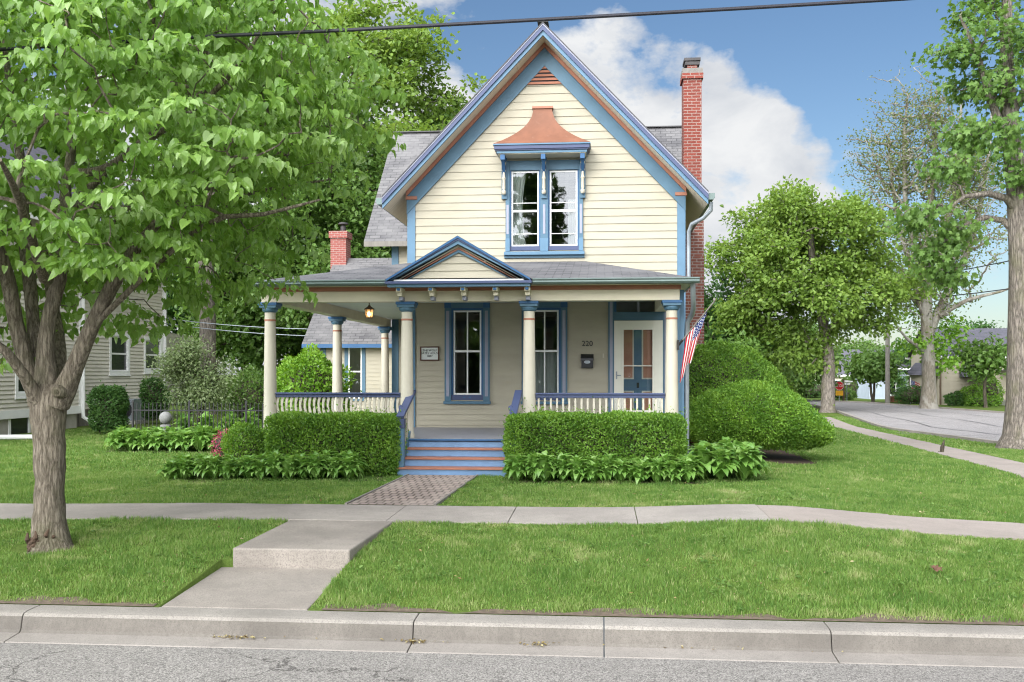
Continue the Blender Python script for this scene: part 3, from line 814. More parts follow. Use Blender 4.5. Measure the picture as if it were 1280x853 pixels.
# side street
mb = MB(['asphalt_side', 'concrete']); n = 14
def poly_at(pl, t):
    k = t * (len(pl) - 1); i = min(int(k), len(pl) - 2); f = k - i; return (pl[i][0] + (pl[i + 1][0] - pl[i][0]) * f, pl[i][1] + (pl[i + 1][1] - pl[i][1]) * f)
NP = 42
for i in range(NP):
    for j in range(n):
        pts = []
        for (a, b) in ((i, j), (i, j + 1), (i + 1, j + 1), (i + 1, j)):
            p, q2 = poly_at(near, a / NP), poly_at(far_, a / NP); u = b / n; x = p[0] + (q2[0] - p[0]) * u; yy = p[1] + (q2[1] - p[1]) * u
            pts.append((x, yy, g1(x, yy) + .03))
        mb.face(pts, 0)
tag(mb.build('side_street'), kind='structure')
for pl, sgn in ((near, -1), (far_, 1)):
    mb = MB('concrete')
    for i in range(NP):
        p, q2 = poly_at(pl, i / NP), poly_at(pl, (i + 1) / NP); w = .22 * sgn
        for (h0, h1, wa, wb) in ((.03, .12, 0, w),):
            a0 = g1(*p); a1 = g1(*q2)
            mb.face([(p[0], p[1], a0 + .0), (q2[0], q2[1], a1 + .0), (q2[0], q2[1], a1 + .13), (p[0], p[1], a0 + .13)])
            mb.face([(p[0], p[1], a0 + .13), (q2[0], q2[1], a1 + .13), (q2[0] + w, q2[1], a1 + .13), (p[0] + w, p[1], a0 + .13)])
            mb.face([(p[0] + w, p[1], a0 + .13), (q2[0] + w, q2[1], a1 + .13), (q2[0] + w, q2[1], a1 - .1), (p[0] + w, p[1], a0 - .1)])
    tag(mb.build('side_kerb'), kind='structure')
mb = MB('lettering')
for u0, a0, a1 in ((.18, 2, 30), (.43, 0, 34), (.70, 6, 36)):
    for i in range(a0, a1):
        pts = []
        for k, e in ((i, 0), (i, 1), (i + 1, 1), (i + 1, 0)):
            p, q2 = poly_at(near, k / NP), poly_at(far_, k / NP); u = u0 + .012 * math.sin(k * 1.9) + .004 * math.sin(k * 5.1) + e * .0045 * (1 + .5 * math.sin(k * 3.3)); x = p[0] + (q2[0] - p[0]) * u; yy = p[1] + (q2[1] - p[1]) * u; pts.append((x, yy, g1(x, yy) + .046))
        mb.face(pts)
tag(mb.build('road_seam'), kind='structure')
# mulch beds
def bed(pts, h=.012):
    mb = MB('mulch'); mb.face([(x, y, g1(x, y) + h) for x, y in pts]); tag(mb.build('planting_bed'), kind='structure')
bed([(-6.9, 15.55), (-3.5, 15.75), (-3.45, 17.3), (-6.2, 17.3)]); bed([(-1.5, 15.7), (1.5, 15.7), (2.3, 16.1), (2.3, 17.4), (-1.5, 17.4)])
bed([(1.9, 19.9), (3.2, 19.7), (4.1, 20.0), (4.5, 21), (4.4, 25), (1.8, 25)])
mb = MB('dirt')
sx_ = np.arange(-14, 12, .12)
for a, b in zip(sx_[:-1], sx_[1:]):
    if -4.1 < a < -2.55: continue
    wa, wb = (8.79 + .20 * vn1(a), 8.79 + .20 * vn1(b))
    mb.face([(a, 8.752, g1(a, 8.782) + .006), (b, 8.752, g1(b, 8.782) + .006), (b, wb, g1(b, wb) + .006), (a, wa, g1(a, wa) + .006)])
tag(mb.build('bare_soil'), kind='structure')

# ---------------------------------------------------------------- grass
def in_poly(x, y, poly):
    c = np.zeros(len(x), bool); j = len(poly) - 1
    for i in range(len(poly)):
        xi, yi = poly[i]; xj, yj = poly[j]
        m = ((yi > y) != (yj > y)) & (x < (xj - xi) * (y - yi) / (yj - yi + 1e-12) + xi); c ^= m; j = i
    return c
def lawn_ok(x, y):
    ok = (y > 8.80)
    ok &= ~((y > YS0 - .01) & (y < YS1 + .01))
    ok &= ~in_poly(x, y, [(-4.0, 8), (-2.6, 8), (-2.6, 10.24), (-2.46, 12), (-3.78, 12), (-3.87, 10.24), (-4.0, 10.24)])
    ok &= ~in_poly(x, y, [(-3.42, 13), (-2.18, 13), (-2.02, 16.6), (-1.5, 16.6), (-1.5, 28), (-6.1, 28), (-6.1, 17.2), (-3.42, 16.6), (-3.22, 16.6)])
    ok &= ~in_poly(x, y, [(-1.6, 16.2), (1.7, 16.2), (2.1, 25), (-1.6, 25)])
    xs_ = x - (7.03 + .115 * (y - 13.3)); ok &= ~((y > 13.3) & (xs_ > -.01) & (xs_ < 1.19))
    ok &= ~((np.hypot((x + 6.17) / .34, (y - 10.65) / .34) < 1))
    ok &= ~in_poly(x, y, ROADP)
    ok &= ~((x > 1.9) & (x < 4.3) & (y > 19.9) & (y < 25))
    for (cx_, cy_, rx_, ry_) in ((-4.05, 9.45, .12, .4), (-3.98, 10.12, .15, .25), (-5.85, 10.6, .3, .14), (5.8, 15.0, .18, .12)):
        ok &= ~((((x - cx_) / rx_) ** 2 + ((y - cy_) / ry_) ** 2 < 1) & (rng.uniform(0, 1, len(x)) < .75))
    return ok
def vnoise(x, y, s, seed):
    g = np.random.default_rng(seed); t = g.uniform(0, 1, (64, 64)); u = (x * s) % 64; v = (y * s) % 64
    i = u.astype(int) % 64; j = v.astype(int) % 64; fu = u - np.floor(u); fv = v - np.floor(v); fu = fu * fu * (3 - 2 * fu); fv = fv * fv * (3 - 2 * fv)
    i1 = (i + 1) % 64; j1 = (j + 1) % 64
    return (t[i, j] * (1 - fu) + t[i1, j] * fu) * (1 - fv) + (t[i, j1] * (1 - fu) + t[i1, j1] * fu) * fv
def grass(name, x0, x1, y0, y1, dens, h, w, seed, yfade=None):
    g = np.random.default_rng(seed); n = int((x1 - x0) * (y1 - y0) * dens)
    x = g.uniform(x0, x1, n); y = g.uniform(y0, y1, n)
    # only where the lens can see, with a margin to either side
    d = y * cs - x * sn; lat = x * cs + y * sn
    k = lawn_ok(x, y) & (np.abs(lat) < d * .60 + 1.0)
    pn = .30 * vnoise(x, y, 1.1, 3) + .34 * vnoise(x, y, 3.3, 4) + .36 * vnoise(x, y, 9.0, 5)
    thin = np.clip((y - 8.78) / (.02 + .40 * vnoise(x, y * 0, 2.2, 41) ** 1.5), .04, 1)
    k &= g.uniform(0, 1, n) < thin * np.clip(.55 + pn, .3, 1)
    x, y, pn = x[k], y[k], pn[k]; n = len(x); z = gz(x, y)
    a = g.uniform(0, 2 * PI, n); hh = h * g.uniform(.5, 1.3, n) * (.5 + 1.0 * vnoise(x, y, 4.3, 6)); ww = w * g.uniform(.7, 1.3, n)
    la = g.uniform(0, 2 * PI, n); ln = hh * g.uniform(.1, .75, n)
    b = np.stack([np.cos(a) * ww, np.sin(a) * ww, 0 * a], 1); base = np.stack([x, y, z - .004], 1)
    mid = base + np.stack([np.cos(la) * ln * .3, np.sin(la) * ln * .3, hh * .6], 1)
    tipp = base + np.stack([np.cos(la) * ln, np.sin(la) * ln, hh], 1)
    V = np.stack([base - b, base + b, mid + b * .7, tipp, mid - b * .7], 1).reshape(-1, 3)
    i = np.arange(n) * 5
    FA = np.concatenate([np.stack([i, i + 1, i + 2], 1), np.stack([i, i + 2, i + 4], 1), np.stack([i + 4, i + 2, i + 3], 1)])
    dry = np.clip((.5 * vnoise(x, y, 1.6, 12) + .5 * vnoise(x, y, 5.5, 14) - .64) * 3, 0, .45) + np.clip((9.25 - y) * 1.2, 0, .5) * vnoise(x, y, 4, 13)
    rnd = np.clip(.20 + .75 * (pn - .35) + g.normal(size=n) * .15 + dry * .7, 0, 1)
    rnd = np.where(g.uniform(0, 1, n) < .04, g.uniform(.8, 1, n), rnd)
    link_o = link(name, arr_mesh(name, V, FA, 'grass_blade', np.repeat(rnd, 5)))
    tag(link_o, kind='stuff')
grass('grass', -9.5, 7.5, 8.76, 11.95, 5200, .044, .0036, 21)
grass('grass', -11, 8.5, 13.15, 17.2, 3600, .042, .0042, 22)
grass('grass', -16, 14, 17.2, 30, 1100, .046, .0075, 23)
grass('grass', 3, 22, 30, 62, 200, .06, .018, 24)

# ================================================================== HOUSE
HX, HY0 = -1.15, 20.8           # gable centre, front wall plane
XL, XR, YW = -4.02, 1.73, 20.8
YB = 34.1; WX0, WX1, WY = -5.72, 2.30, 27.3   # cross wing
RZ, EZ, SL = 8.79, 5.33, 1.05
house = thing('house', 'cream clapboard house with blue trim, steep front gable and columned porch', 'house', (HX, 24, 0))
FZ = .586
rl = lambda x: RZ - SL * abs(x - HX)
# openings (x0,x1,z0,z1)
UW = [(-1.875, -1.235, 4.28, 5.95), (-1.075, -.435, 4.28, 5.95)]
PW = [(-3.11, -2.43, 1.16, 3.09), (-1.49, -.81, 1.16, 3.09)]
DR = (.29, 1.29, FZ, 3.31)
top = lambda x: rl(x) - .24
inv = lambda z: (RZ - .24 - z) / SL
w = MB(['siding'])
clap(w, (0, YW, 0), (1, 0, 0), (0, -1, 0), XL, XR, .40, 3.86, .115, PW + [DR])
clap(w, (0, YW, 0), (1, 0, 0), (0, -1, 0), XL, XR, 3.86, 8.45, .160, UW, lf=lambda z: HX - inv(z), rf=lambda z: HX + inv(z))
clap(w, (XL, 0, 0), (0, -1, 0), (-1, 0, 0), -WY, -YW, .4, 5.45, .14)
clap(w, (XR, 0, 0), (0, 1, 0), (1, 0, 0), YW, WY, .4, 5.45, .14)
w.build('wall', house)
w = MB(['siding'])
clap(w, (0, WY, 0), (1, 0, 0), (0, -1, 0), WX0, XL, .4, 5.5, .13)
clap(w, (0, WY, 0), (1, 0, 0), (0, -1, 0), XR, WX1, .4, 5.5, .13)
cz0 = 9.19; csl = .985
for X, ud, nd in ((WX0, (0, -1, 0), (-1, 0, 0)), (WX1, (0, 1, 0), (1, 0, 0))):
    s = -1 if nd[0] < 0 else 1
    lf = (lambda z: -30.7 - (cz0 - .2 - z) / csl) if s < 0 else (lambda z: 30.7 - (cz0 - .2 - z) / csl)
    rf = (lambda z: -30.7 + (cz0 - .2 - z) / csl) if s < 0 else (lambda z: 30.7 + (cz0 - .2 - z) / csl)
    a, b = (-YB, -WY) if s < 0 else (WY, YB)
    clap(w, (X, 0, 0), ud, nd, a, b, .4, 8.95, .14, lf=lf, rf=rf)
clap(w, (0, YB, 0), (-1, 0, 0), (0, 1, 0), -WX1, -WX0, .4, 5.6, .14)
w.build('wall', house)
mb = MB('foundation')
mb.box(XL + .03, XR - .03, YW + .03, WY + .05, -.1, .4); mb.box(WX0 + .03, WX1 - .03, WY + .03, YB - .03, -.1, .397)
mb.build('foundation', house)
mb = MB('porch_grey'); mb.box(XL + .05, XR - .05, YW + .02, YB - .05, 3.62, 3.75); mb.build('floor', house)

# ---- main roof with barge boards, soffit and frieze
OE, YF = 3.30, 20.17
rf_ = MB(['shingle', 'soffit_board', 'grey_wood'])
for s in (-1, 1):
    xe = HX + s * OE; ze = rl(xe)
    a, b, c, d = (xe, YF - .03, ze + .03), (xe, 31.2, ze + .03), (HX, 31.2, RZ + .03), (HX, YF - .03, RZ + .03)
    roof_quad(rf_, [b, a, d, c] if s < 0 else [a, b, c, d], 0)
    a, b, c, d = (xe, YF + .09, ze - .20), (xe, YW, ze - .20), (HX, YW, RZ - .20), (HX, YF + .09, RZ - .20)
    roof_quad(rf_, [a, b, c, d], 1)
    a2, b2, c2, d2 = (xe, YW, ze - .20), (xe, 31.2, ze - .20), (HX + s * 2.8, 31.2, rl(HX + s * 2.8) - .20), (HX + s * 2.8, YW, rl(HX + s * 2.8) - .20)
    roof_quad(rf_, [a2, b2, c2, d2], 1)
    rf_.face([(xe, YF + .09, ze - .2), (xe, 31.2, ze - .2), (xe, 31.2, ze + .03), (xe, YF + .09, ze + .03)], 2)
# cross gable roof
X0, X1 = -6.40, 2.66; cey = 26.75; cez = cz0 - csl * (30.7 - cey)
for s in (-1, 1):
    yy = 30.7 + s * (30.7 - cey)
    a, b, c, d = (X0, yy, cez), (X1, yy, cez), (X1, 30.7, cz0), (X0, 30.7, cz0)
    roof_quad(rf_, [a, b, c, d] if s < 0 else [b, a, d, c], 0)
    dz = Vector((0, 0, -.14))
    roof_quad(rf_, [tuple(Vector(p) + dz) for p in (b, a, d, c)], 1)
    rf_.face([a, b, tuple(Vector(b) + dz), tuple(Vector(a) + dz)], 2)
    for X in (X0, X1):
        rf_.face([(X, yy, cez), (X, 30.7, cz0), (X, 30.7, cz0 - .14), (X, yy, cez - .14)], 2)
roof = rf_.build('roof', house)
mb = MB('shingle'); mb.bar((HX, YF - .04, RZ + .035), (HX, 30.6, RZ + .035), .22, .03); mb.bar((X0, 30.7, cz0 + .005), (X1, 30.7, cz0 + .005), .22, .03); mb.build('ridge_cap', roof)

def rake(mb, d0, d1, y0, y1, m, cx=HX, rz=RZ, oe=OE, sl=SL, cut=None):
    for s in (-1, 1):
        xe = cx + s * (cut or oe)
        ze = rz - sl * (cut or oe)
        mb.prism([(xe, ze - d0), (cx, rz - d0), (cx, rz - d1), (xe, ze - d1)], y0, y1, m)
mb = MB(['shingle', 'lavender', 'violet', 'blue_light'])
rake(mb, -.026, -.004, YF - .035, YF + .02, 0); rake(mb, -.002, .034, YF - .02, YF + .03, 1); rake(mb, .036, .13, YF - .01, YF + .07, 2); rake(mb, .132, .225, YF + .03, YF + .085, 3)
mb.build('bargeboard', house)
mb = MB(['terracotta', 'blue'])
rake(mb, .205, .305, YW - .09, YW - .02, 0, cut=2.91); rake(mb, .307, .68, YW - .055, YW - .018, 1, cut=2.90)
mb.build('frieze_board', house)
for s in (-1, 1):
    xa = XL if s < 0 else XR
    mb = MB(['blue_light', 'terracotta', 'blue'])
    xi = xa - s * .15
    mb.box(min(xa, xi) - (.02 if s < 0 else 0), max(xa, xi) + (.02 if s > 0 else 0), YW - .035, YW + .1, .4, 5.36, 2 if False else 0)
    mb.box(min(xa, xi) - .045, max(xa, xi) + .045, YW - .075, YW + .1, 5.37, 5.44, 1)
    mb.build('corner_board', house, bevel=.004)
mb = MB('blue'); mb.box(WX0 - .02, WX0 + .17, WY - .035, WY + .1, .4, 5.3); mb.build('corner_board', house)
# gable vent
mb = MB(['terracotta', 'lettering'])
vz0, vz1, hw = 7.73, 8.11, .40
mb.prism([(HX - hw, vz0), (HX + hw, vz0), (HX, vz1 + .02)], YW - .02, YW + .05, 1)
for k in range(5):
    z = vz0 + k * .08; hh = hw * (vz1 - z) / (vz1 - vz0)
    h2 = max(hw * (vz1 - z - .05) / (vz1 - vz0), .01)
    mb.faces([(HX - hh, YW - .055, z), (HX + hh, YW - .055, z), (HX + h2, YW - .03, z + .055), (HX - h2, YW - .03, z + .055)], [(0, 1, 2, 3)])
mb.build('vent', house)

# ---- windows
def glass(parent, x0, x1, z0, z1, y):
    mb = MB('window_glass'); mb.face([(x0, y, z0), (x1, y, z0), (x1, y, z1), (x0, y, z1)]); return mb.build('pane', parent)
def curtain(parent, x0, x1, z0, z1, y, seed=0, taper=0):
    g = random.Random(seed); mb = MB('cloth'); n = 26; rows = 6; ph = g.uniform(0, 6)
    vs = []
    for j in range(rows + 1):
        t = j / rows
        for i in range(n + 1):
            u = i / n; x = x0 + (x1 - x0) * u * (1 - taper * math.sin(PI * t) * .5)
            vs.append((x, y + .02 * math.sin(u * 26 + ph + .6 * math.sin(t * 3)), z1 + (z0 - z1) * t))
    fs = [(j * (n + 1) + i, j * (n + 1) + i + 1, (j + 1) * (n + 1) + i + 1, (j + 1) * (n + 1) + i) for j in range(rows) for i in range(n)]
    mb.faces(vs, fs); return mb.build('curtain', parent, smooth=True)

def sash(parent, x0, x1, z0, z1, y, zmid, vert=True, extra=None, t=.034):
    mb = MB('white_trim'); d = .035
    mb.box(x0, x0 + t, y - d, y, z0, z1); mb.box(x1 - t, x1, y - d, y, z0, z1)
    mb.box(x0 + t, x1 - t, y - d + .001, y - .001, z0, z0 + t); mb.box(x0 + t, x1 - t, y - d + .001, y - .001, z1 - t, z1)
    mb.box(x0 + t, x1 - t, y - d - .008, y - .002, zmid - .022, zmid + .022)
    if vert:
        xm = (x0 + x1) / 2; mb.box(xm - .014, xm + .014, y - d + .004, y - .003, z0 + t, zmid - .022); mb.box(xm - .014, xm + .014, y - d + .004, y - .003, zmid + .022, z1 - t)
    if extra:
        for zz in extra: mb.box(x0 + t, x1 - t, y - .02, y - .006, zz - .007, zz + .007)
    return mb.build('sash', parent, bevel=.003)

for i, (x0, x1, z0, z1) in enumerate(PW):
    mb = MB(['blue', 'blue_dark', 'lavender', 'violet']); y = YW
    ox0, ox1, oz0, oz1 = x0 - .135, x1 + .135, z0 - .02, z1 + .155
    for a, b in ((ox0, x0), (x1, ox1)):
        mb.box(a, b, y - .05, y + .1, oz0, z1, 0); mb.box(a + .035, b - .035, y - .056, y - .04, oz0 + .1, z1 - .06, 2)
        mb.box(a - .004, b + .004, y - .06, y + .08, z1 + .001, oz1, 1)
    mb.box(x0 + .005, x1 - .005, y - .048, y + .1, z1, oz1 - .02, 0); mb.box(x0 + .005, x1 - .005, y - .056, y - .04, z1 + .03, oz1 - .05, 0)
    mb.box(ox0 - .02, ox1 + .02, y - .09, y + .1, oz0 - .06, oz0 - .001, 0)
    mb.box(x0, x1, y - .03, y + .09, z0, z0 + .11, 3)
    for xx in (-.06, .06): mb.box((x0 + x1) / 2 + xx - .025, (x0 + x1) / 2 + xx + .025, y - .036, y - .03, z0 + .045, z0 + .07, 1)
    mb.box(x0, x0 + .045, y - .01, y + .09, z0 + .11, z1, 1); mb.box(x1 - .045, x1, y - .01, y + .09, z0 + .11, z1, 1); mb.box(x0 + .045, x1 - .045, y - .01, y + .09, z1 - .05, z1, 1)
    win = mb.build('window', house, bevel=.003)
    sx0, sx1, sz0, sz1 = x0 + .046, x1 - .046, z0 + .111, z1 - .051
    sash(win, sx0, sx1, sz0, sz1, y + .045, (sz0 + sz1) / 2 + .03)
    glass(win, sx0 + .02, sx1 - .02, sz0 + .02, sz1 - .02, y + .03)
    if i == 1: curtain(win, sx0, sx1, sz0, (sz0 + sz1) / 2, y + .16, 3)

# upper double window
mb = MB(['blue', 'blue_light', 'lavender', 'violet', 'blue_dark']); y = YW
fx0, fx1 = -1.96, -.35; z0, z1 = UW[0][2], UW[0][3]
posts = [(fx0, UW[0][0]), (UW[0][1], UW[1][0]), (UW[1][1], fx1)]
for a, b in posts:
    mb.box(a, b, y - .06, y + .1, z0 - .03, z1 + .2, 0)
    m_ = (a + b) / 2; mb.box(m_ - .025, m_ + .025, y - .066, y - .05, z0 + .34, z0 + .95, 2); mb.box(a - .004, b + .004, y - .07, y - .05, z0 - .02, z0 + .25, 1)
for (x0, x1, _, _) in UW:
    mb.box(x0 + .002, x1 - .002, y - .045, y + .1, z1, z1 + .2, 0); mb.box(x0 + .002, x1 - .002, y - .03, y + .09, z0, z0 + .09, 3)
    mb.box(x0, x0 + .03, y - .02, y + .09, z0 + .09, z1, 4); mb.box(x1 - .03, x1, y - .02, y + .09, z0 + .09, z1, 4)
mb.box(fx0 - .03, fx1 + .03, y - .12, y + .1, z0 - .10, z0 - .031, 1)
mb.box(fx0 - .03, fx1 + .03, y - .05, y + .05, z0 - .16, z0 - .101, 0)
win = mb.build('window', house, bevel=.003)
for i, (x0, x1, _, _) in enumerate(UW):
    a, b = x0 + .031, x1 - .031; zz0, zz1 = z0 + .091, z1 - .01
    sash(win, a, b, zz0, zz1, y + .045, (zz0 + zz1) / 2 - .05, False, [zz0 + .26, (zz0 + zz1) / 2 + .12])
    glass(win, a + .02, b - .02, zz0 + .02, zz1 - .02, y + .03)
    if i == 0: curtain(win, a, a + .30, zz0, zz1, y + .14, 1, .55)
    else: curtain(win, b - .20, b, zz0, (zz0 + zz1) / 2 + .2, y + .14, 2, .5)
# hood over it
hx, hw = -1.18, .99; hz = 6.21
mb = MB(['violet', 'blue_light', 'cream_trim'])
def ring(mb, w_, d_, za, zb, m): mb.box(hx - w_, hx + w_, YW - d_, YW - .018, za, zb, m)
ring(mb, hw - .07, .50, hz, hz + .05, 1); ring(mb, hw - .045, .53, hz + .051, hz + .075, 0); ring(mb, hw - .02, .555, hz + .076, hz + .15, 0); ring(mb, hw, .58, hz + .151, hz + .18, 1)
mb.box(hx - hw + .09, hx + hw - .09, YW - .48, YW - .018, hz - .012, hz - .001, 2)
hood = mb.build('window_hood', house, bevel=.004)
mb = MB(['hood_copper', 'terracotta']); n = 16; lv = []
for i in range(n + 1):
    t = i / n; q = (1 - t) ** 2.3
    wv = .19 + (hw + .0 - .19) * (.13 * (1 - t) + .87 * q); dv = .16 + (.58 - .16) * (.13 * (1 - t) + .87 * q)
    lv.append((wv, dv, hz + .182 + .80 * t))
vs = []
for wv, dv, z in lv: vs += [(hx - wv, YW - .018, z), (hx - wv, YW - dv, z), (hx + wv, YW - dv, z), (hx + wv, YW - .018, z)]
fs = [(i * 4 + k, i * 4 + k + 1, i * 4 + k + 5, i * 4 + k + 4) for i in range(n) for k in range(3)]
mb.faces(vs, fs, 0); zt_ = lv[-1][2]
mb.box(hx - .215, hx + .215, YW - .19, YW - .018, zt_, zt_ + .045, 1)
mb.build('hood_roof', hood, smooth=True)
for bx in (-1.985, -1.155, -.325 - .03):
    mb = MB(['blue', 'blue_dark', 'column_paint', 'violet'])
    mb.box(bx - .055, bx + .055, YW - .10, YW - .018, 5.35, hz - .015, 0)
    mb.box(bx - .045, bx + .045, YW - .47, YW - .101, hz - .12, hz - .015, 1)
    mb.prism([(YW - .101, hz - .121), (YW - .40, hz - .121), (YW - .30, hz - .20), (YW - .101, hz - .42)], bx - .03, bx + .03, 1, 'x')
    pr = [(.03, 0), (.045, .02), (.045, .07), (.025, .09), (.035, .13), (.03, .30), (.045, .33), (.03, .36), (.025, .44), (.045, .50), (.05, .56), (.03, .60), (.045, .64), (.05, .70)]
    mb.lathe(pr, (bx, YW - .16, 5.43), 12, 2, lambda i: 3 if i in (9, 10) else 2)
    mb.build('bracket', hood, smooth=True)

# ---- door
dx0, dx1, dz0, dz1 = DR
mb = MB(['blue', 'lavender', 'blue_dark', 'cream_trim']); y = YW
for a, b in ((dx0 - .12, dx0), (dx1, dx1 + .12)): mb.box(a, b, y - .05, y + .1, FZ, dz1 + .12, 0); mb.box(a + .03, b - .03, y - .056, y - .04, FZ + .2, dz1 - .02, 1)
mb.box(dx0, dx1, y - .048, y + .1, dz1, dz1 + .12, 0)
mb.box(dx0, dx1, y - .03, y + .1, 2.815, 2.99, 0)
mb.box(dx0, dx0 + .05, y - .02, y + .08, 2.991, dz1 - .001, 2); mb.box(dx1 - .05, dx1, y - .02, y + .08, 2.991, dz1 - .001, 2); mb.box(dx0 + .05, dx1 - .05, y - .02, y + .08, dz1 - .04, dz1 - .001, 2)
mb.box((dx0 + dx1) / 2 - .02, (dx0 + dx1) / 2 + .02, y + .0, y + .05, 2.992, dz1 - .042, 1)
df = mb.build('door_frame', house, bevel=.003)
glass(df, dx0 + .05, dx1 - .05, 2.995, dz1 - .04, y + .04)
mb = MB('door_white'); yd = y - .01
a, b = dx0 + .002, dx1 - .002
gx0, gx1, gz0, gz1 = .475, 1.085, .95, 2.63
mb.box(a, gx0, yd - .04, yd, FZ + .02, 2.81); mb.box(gx1, b, yd - .04, yd, FZ + .02, 2.81); mb.box(gx0, gx1, yd - .04, yd, gz1, 2.81); mb.box(gx0, gx1, yd - .04, yd, FZ + .02, gz0)
for p, q_ in ((gx0 - .03, gx0 + .012), (gx1 - .012, gx1 + .03)): mb.box(p, q_, yd - .052, yd - .041, gz0 - .03, gz1 + .03)
mb.box(gx0 + .012, gx1 - .012, yd - .052, yd - .041, gz1 - .012, gz1 + .03); mb.box(gx0 + .012, gx1 - .012, yd - .052, yd - .041, gz0 - .03, gz0 + .012)
mb.box(gx0 + .012, gx1 - .012, yd - .03, yd - .015, 1.865, 1.885)
door = mb.build('door', house, bevel=.003)
glass(door, gx0, gx1, gz0, gz1, yd - .012)
mb = MB('galvanised'); mb.box(.325, .355, yd - .05, yd - .041, 1.60, 1.76); mb.tube([(.34, yd - .05, 1.68), (.34, yd - .09, 1.68), (.43, yd - .09, 1.68)], .011, 8); mb.build('door_handle', door, smooth=True)
mb = MB(['blue_light', 'door_panel', 'door_white', 'lettering']); yi = y + .045
mb.box(dx0 + .02, dx1 - .02, yi, yi + .04, FZ + .02, 2.81, 0)
for pa, pb in ((.40, .70), (.86, 1.16)):
    for za, zb in ((1.60, 2.66), (.80, 1.36)):
        mb.box(pa, pb, yi - .008, yi - .001, za, zb, 2); mb.box(pa + .03, pb - .03, yi - .014, yi - .009, za + .03, zb - .03, 1)
mb.box(.755, .805, yi - .02, yi - .001, 1.42, 1.53, 3)
mb.build('inner_door', door)

# house number
nm = text_mesh('house_number', '220', .155, 'lettering', house, (-.262, YW - .024, 2.335), .004)
nm['label'] = 'black numerals 220 beside the door'
mb = MB('column_paint'); mb.box(.055, .085, YW - .035, YW - .005, 2.04, 2.13); mb.build('doorbell', house)

# ---- porch
PX0, PX1, PYF = -5.98, 1.36, 17.25
mb = MB('porch_grey'); mb.box(PX0, PX1, PYF, YW - .002, FZ - .05, FZ); mb.box(PX0, XL - .002, YW - .0015, WY - .002, FZ - .05, FZ - .0005)
mb.build('porch_floor', house)
mb = MB(['blue', 'cream_trim', 'grey_wood'])
mb.box(PX0 + .02, -3.42, PYF + .03, PYF + .06, -.1, FZ - .051, 1); mb.box(-1.53, PX1 - .02, PYF + .03, PYF + .06, -.1, FZ - .051, 1); mb.box(PX0 + .02, PX0 + .05, PYF + .061, WY, -.1, FZ - .051, 1); mb.box(PX1 - .05, PX1 - .02, PYF + .061, YW, -.1, FZ - .051, 1)
mb.build('porch_skirt', house)
cw = [(-5.88, 17.45), (-3.40, 17.45), (-1.233, 17.45), (1.233, 17.45), (-5.88, 22.04), (-5.86, 26.95)]
for cx_, cy_ in cw:
    mb = MB(['column_paint', 'terracotta'])
    zc = 2.86
    prof_ = [(.135, FZ), (.135, FZ + .06), (.118, FZ + .09), (.117, FZ + .5), (.113, 1.4), (.106, 2.0), (.098, 2.60), (.097, 2.655), (.103, 2.66), (.103, 2.685), (.097, 2.69), (.096, zc - .05)]
    mb.lathe(prof_, (cx_, cy_, 0), 28, 0, lambda i: 1 if i in (7, 8, 9) else 0)
    col_ = mb.build('column', house, smooth=True)
    mb = MB(['blue_dark', 'blue'])
    mb.lathe([(.098, zc - .05), (.125, zc - .03), (.14, zc), (.14, zc + .03)], (cx_, cy_, 0), 24, 1); mb.box(cx_ - .155, cx_ + .155, cy_ - .155, cy_ + .155, zc + .031, zc + .075, 1); mb.box(cx_ - .17, cx_ + .17, cy_ - .17, cy_ + .17, zc + .076, zc + .125, 0)
    mb.build('capital', col_, bevel=.004)
mb = MB(['cream_trim', 'terracotta'])
zb0, zb1 = 2.987, 3.20
mb.box(PX0 - .02, PX1, 17.33, 17.57, zb0, zb1); mb.box(PX0 - .02, -5.76, 17.571, WY - .05, zb0 + .002, zb1 - .001); mb.box(1.12, PX1 - .002, 17.571, YW - .05, zb0 + .002, zb1 - .001)
mb.box(PX0 - .04, PX1 + .02, 17.29, 17.329, zb1 - .03, zb1 + .045, 1); mb.box(PX0 - .045, PX0 - .021, 17.33, WY - .05, zb1 - .03, zb1 + .045, 1); mb.box(PX1 + .001, PX1 + .022, 17.33, YW - .1, zb1 - .03, zb1 + .045, 1)
mb.build('porch_beam', house, bevel=.004)
mb = MB('ceiling_paint'); mb.box(-5.758, 1.118, 17.575, YW - .06, zb1 + .0, zb1 + .03); mb.box(-5.758, XL - .03, YW - .06, WY - .05, zb1 + .001, zb1 + .031); mb.build('porch_ceiling', house)
# porch roof
ez, tz = 3.335, 4.045
FLc, FRc, WRc, WLc = (-6.04, 17.0, ez), (1.60, 17.0, ez), (-.30, YW - .02, tz), (XL, YW - .02, tz)
rp = MB(['shingle_porch', 'cream_trim', 'gutter_metal'])
roof_quad(rp, [FLc, FRc, WRc, WLc]); roof_quad(rp, [FRc, (1.60, YW + .3, ez), (-.30, YW + .3, tz), WRc]); roof_quad(rp, [(-6.04, WY - .02, ez), FLc, WLc, (XL, WY - .02, tz)])
rp.box(-6.02, 1.58, 17.02, 17.05, ez - .095, ez - .006, 2); rp.box(-6.02, -5.99, 17.051, WY - .03, ez - .095, ez - .006, 2); rp.box(1.55, 1.58, 17.051, YW, ez - .095, ez - .006, 2)
rp.face([(-6.0, 17.05, ez - .09), (1.56, 17.05, ez - .09), (1.56, 17.3, ez - .09), (-6.0, 17.3, ez - .09)], 1)
rp.face([(-6.0, 17.3, ez - .089), (-5.75, 17.3, ez - .089), (-5.75, WY, ez - .089), (-6.0, WY, ez - .089)], 1); rp.face([(1.3, 17.3, ez - .089), (1.56, 17.3, ez - .089), (1.56, YW, ez - .089), (1.3, YW, ez - .089)], 1)
proof = rp.build('porch_roof', house)
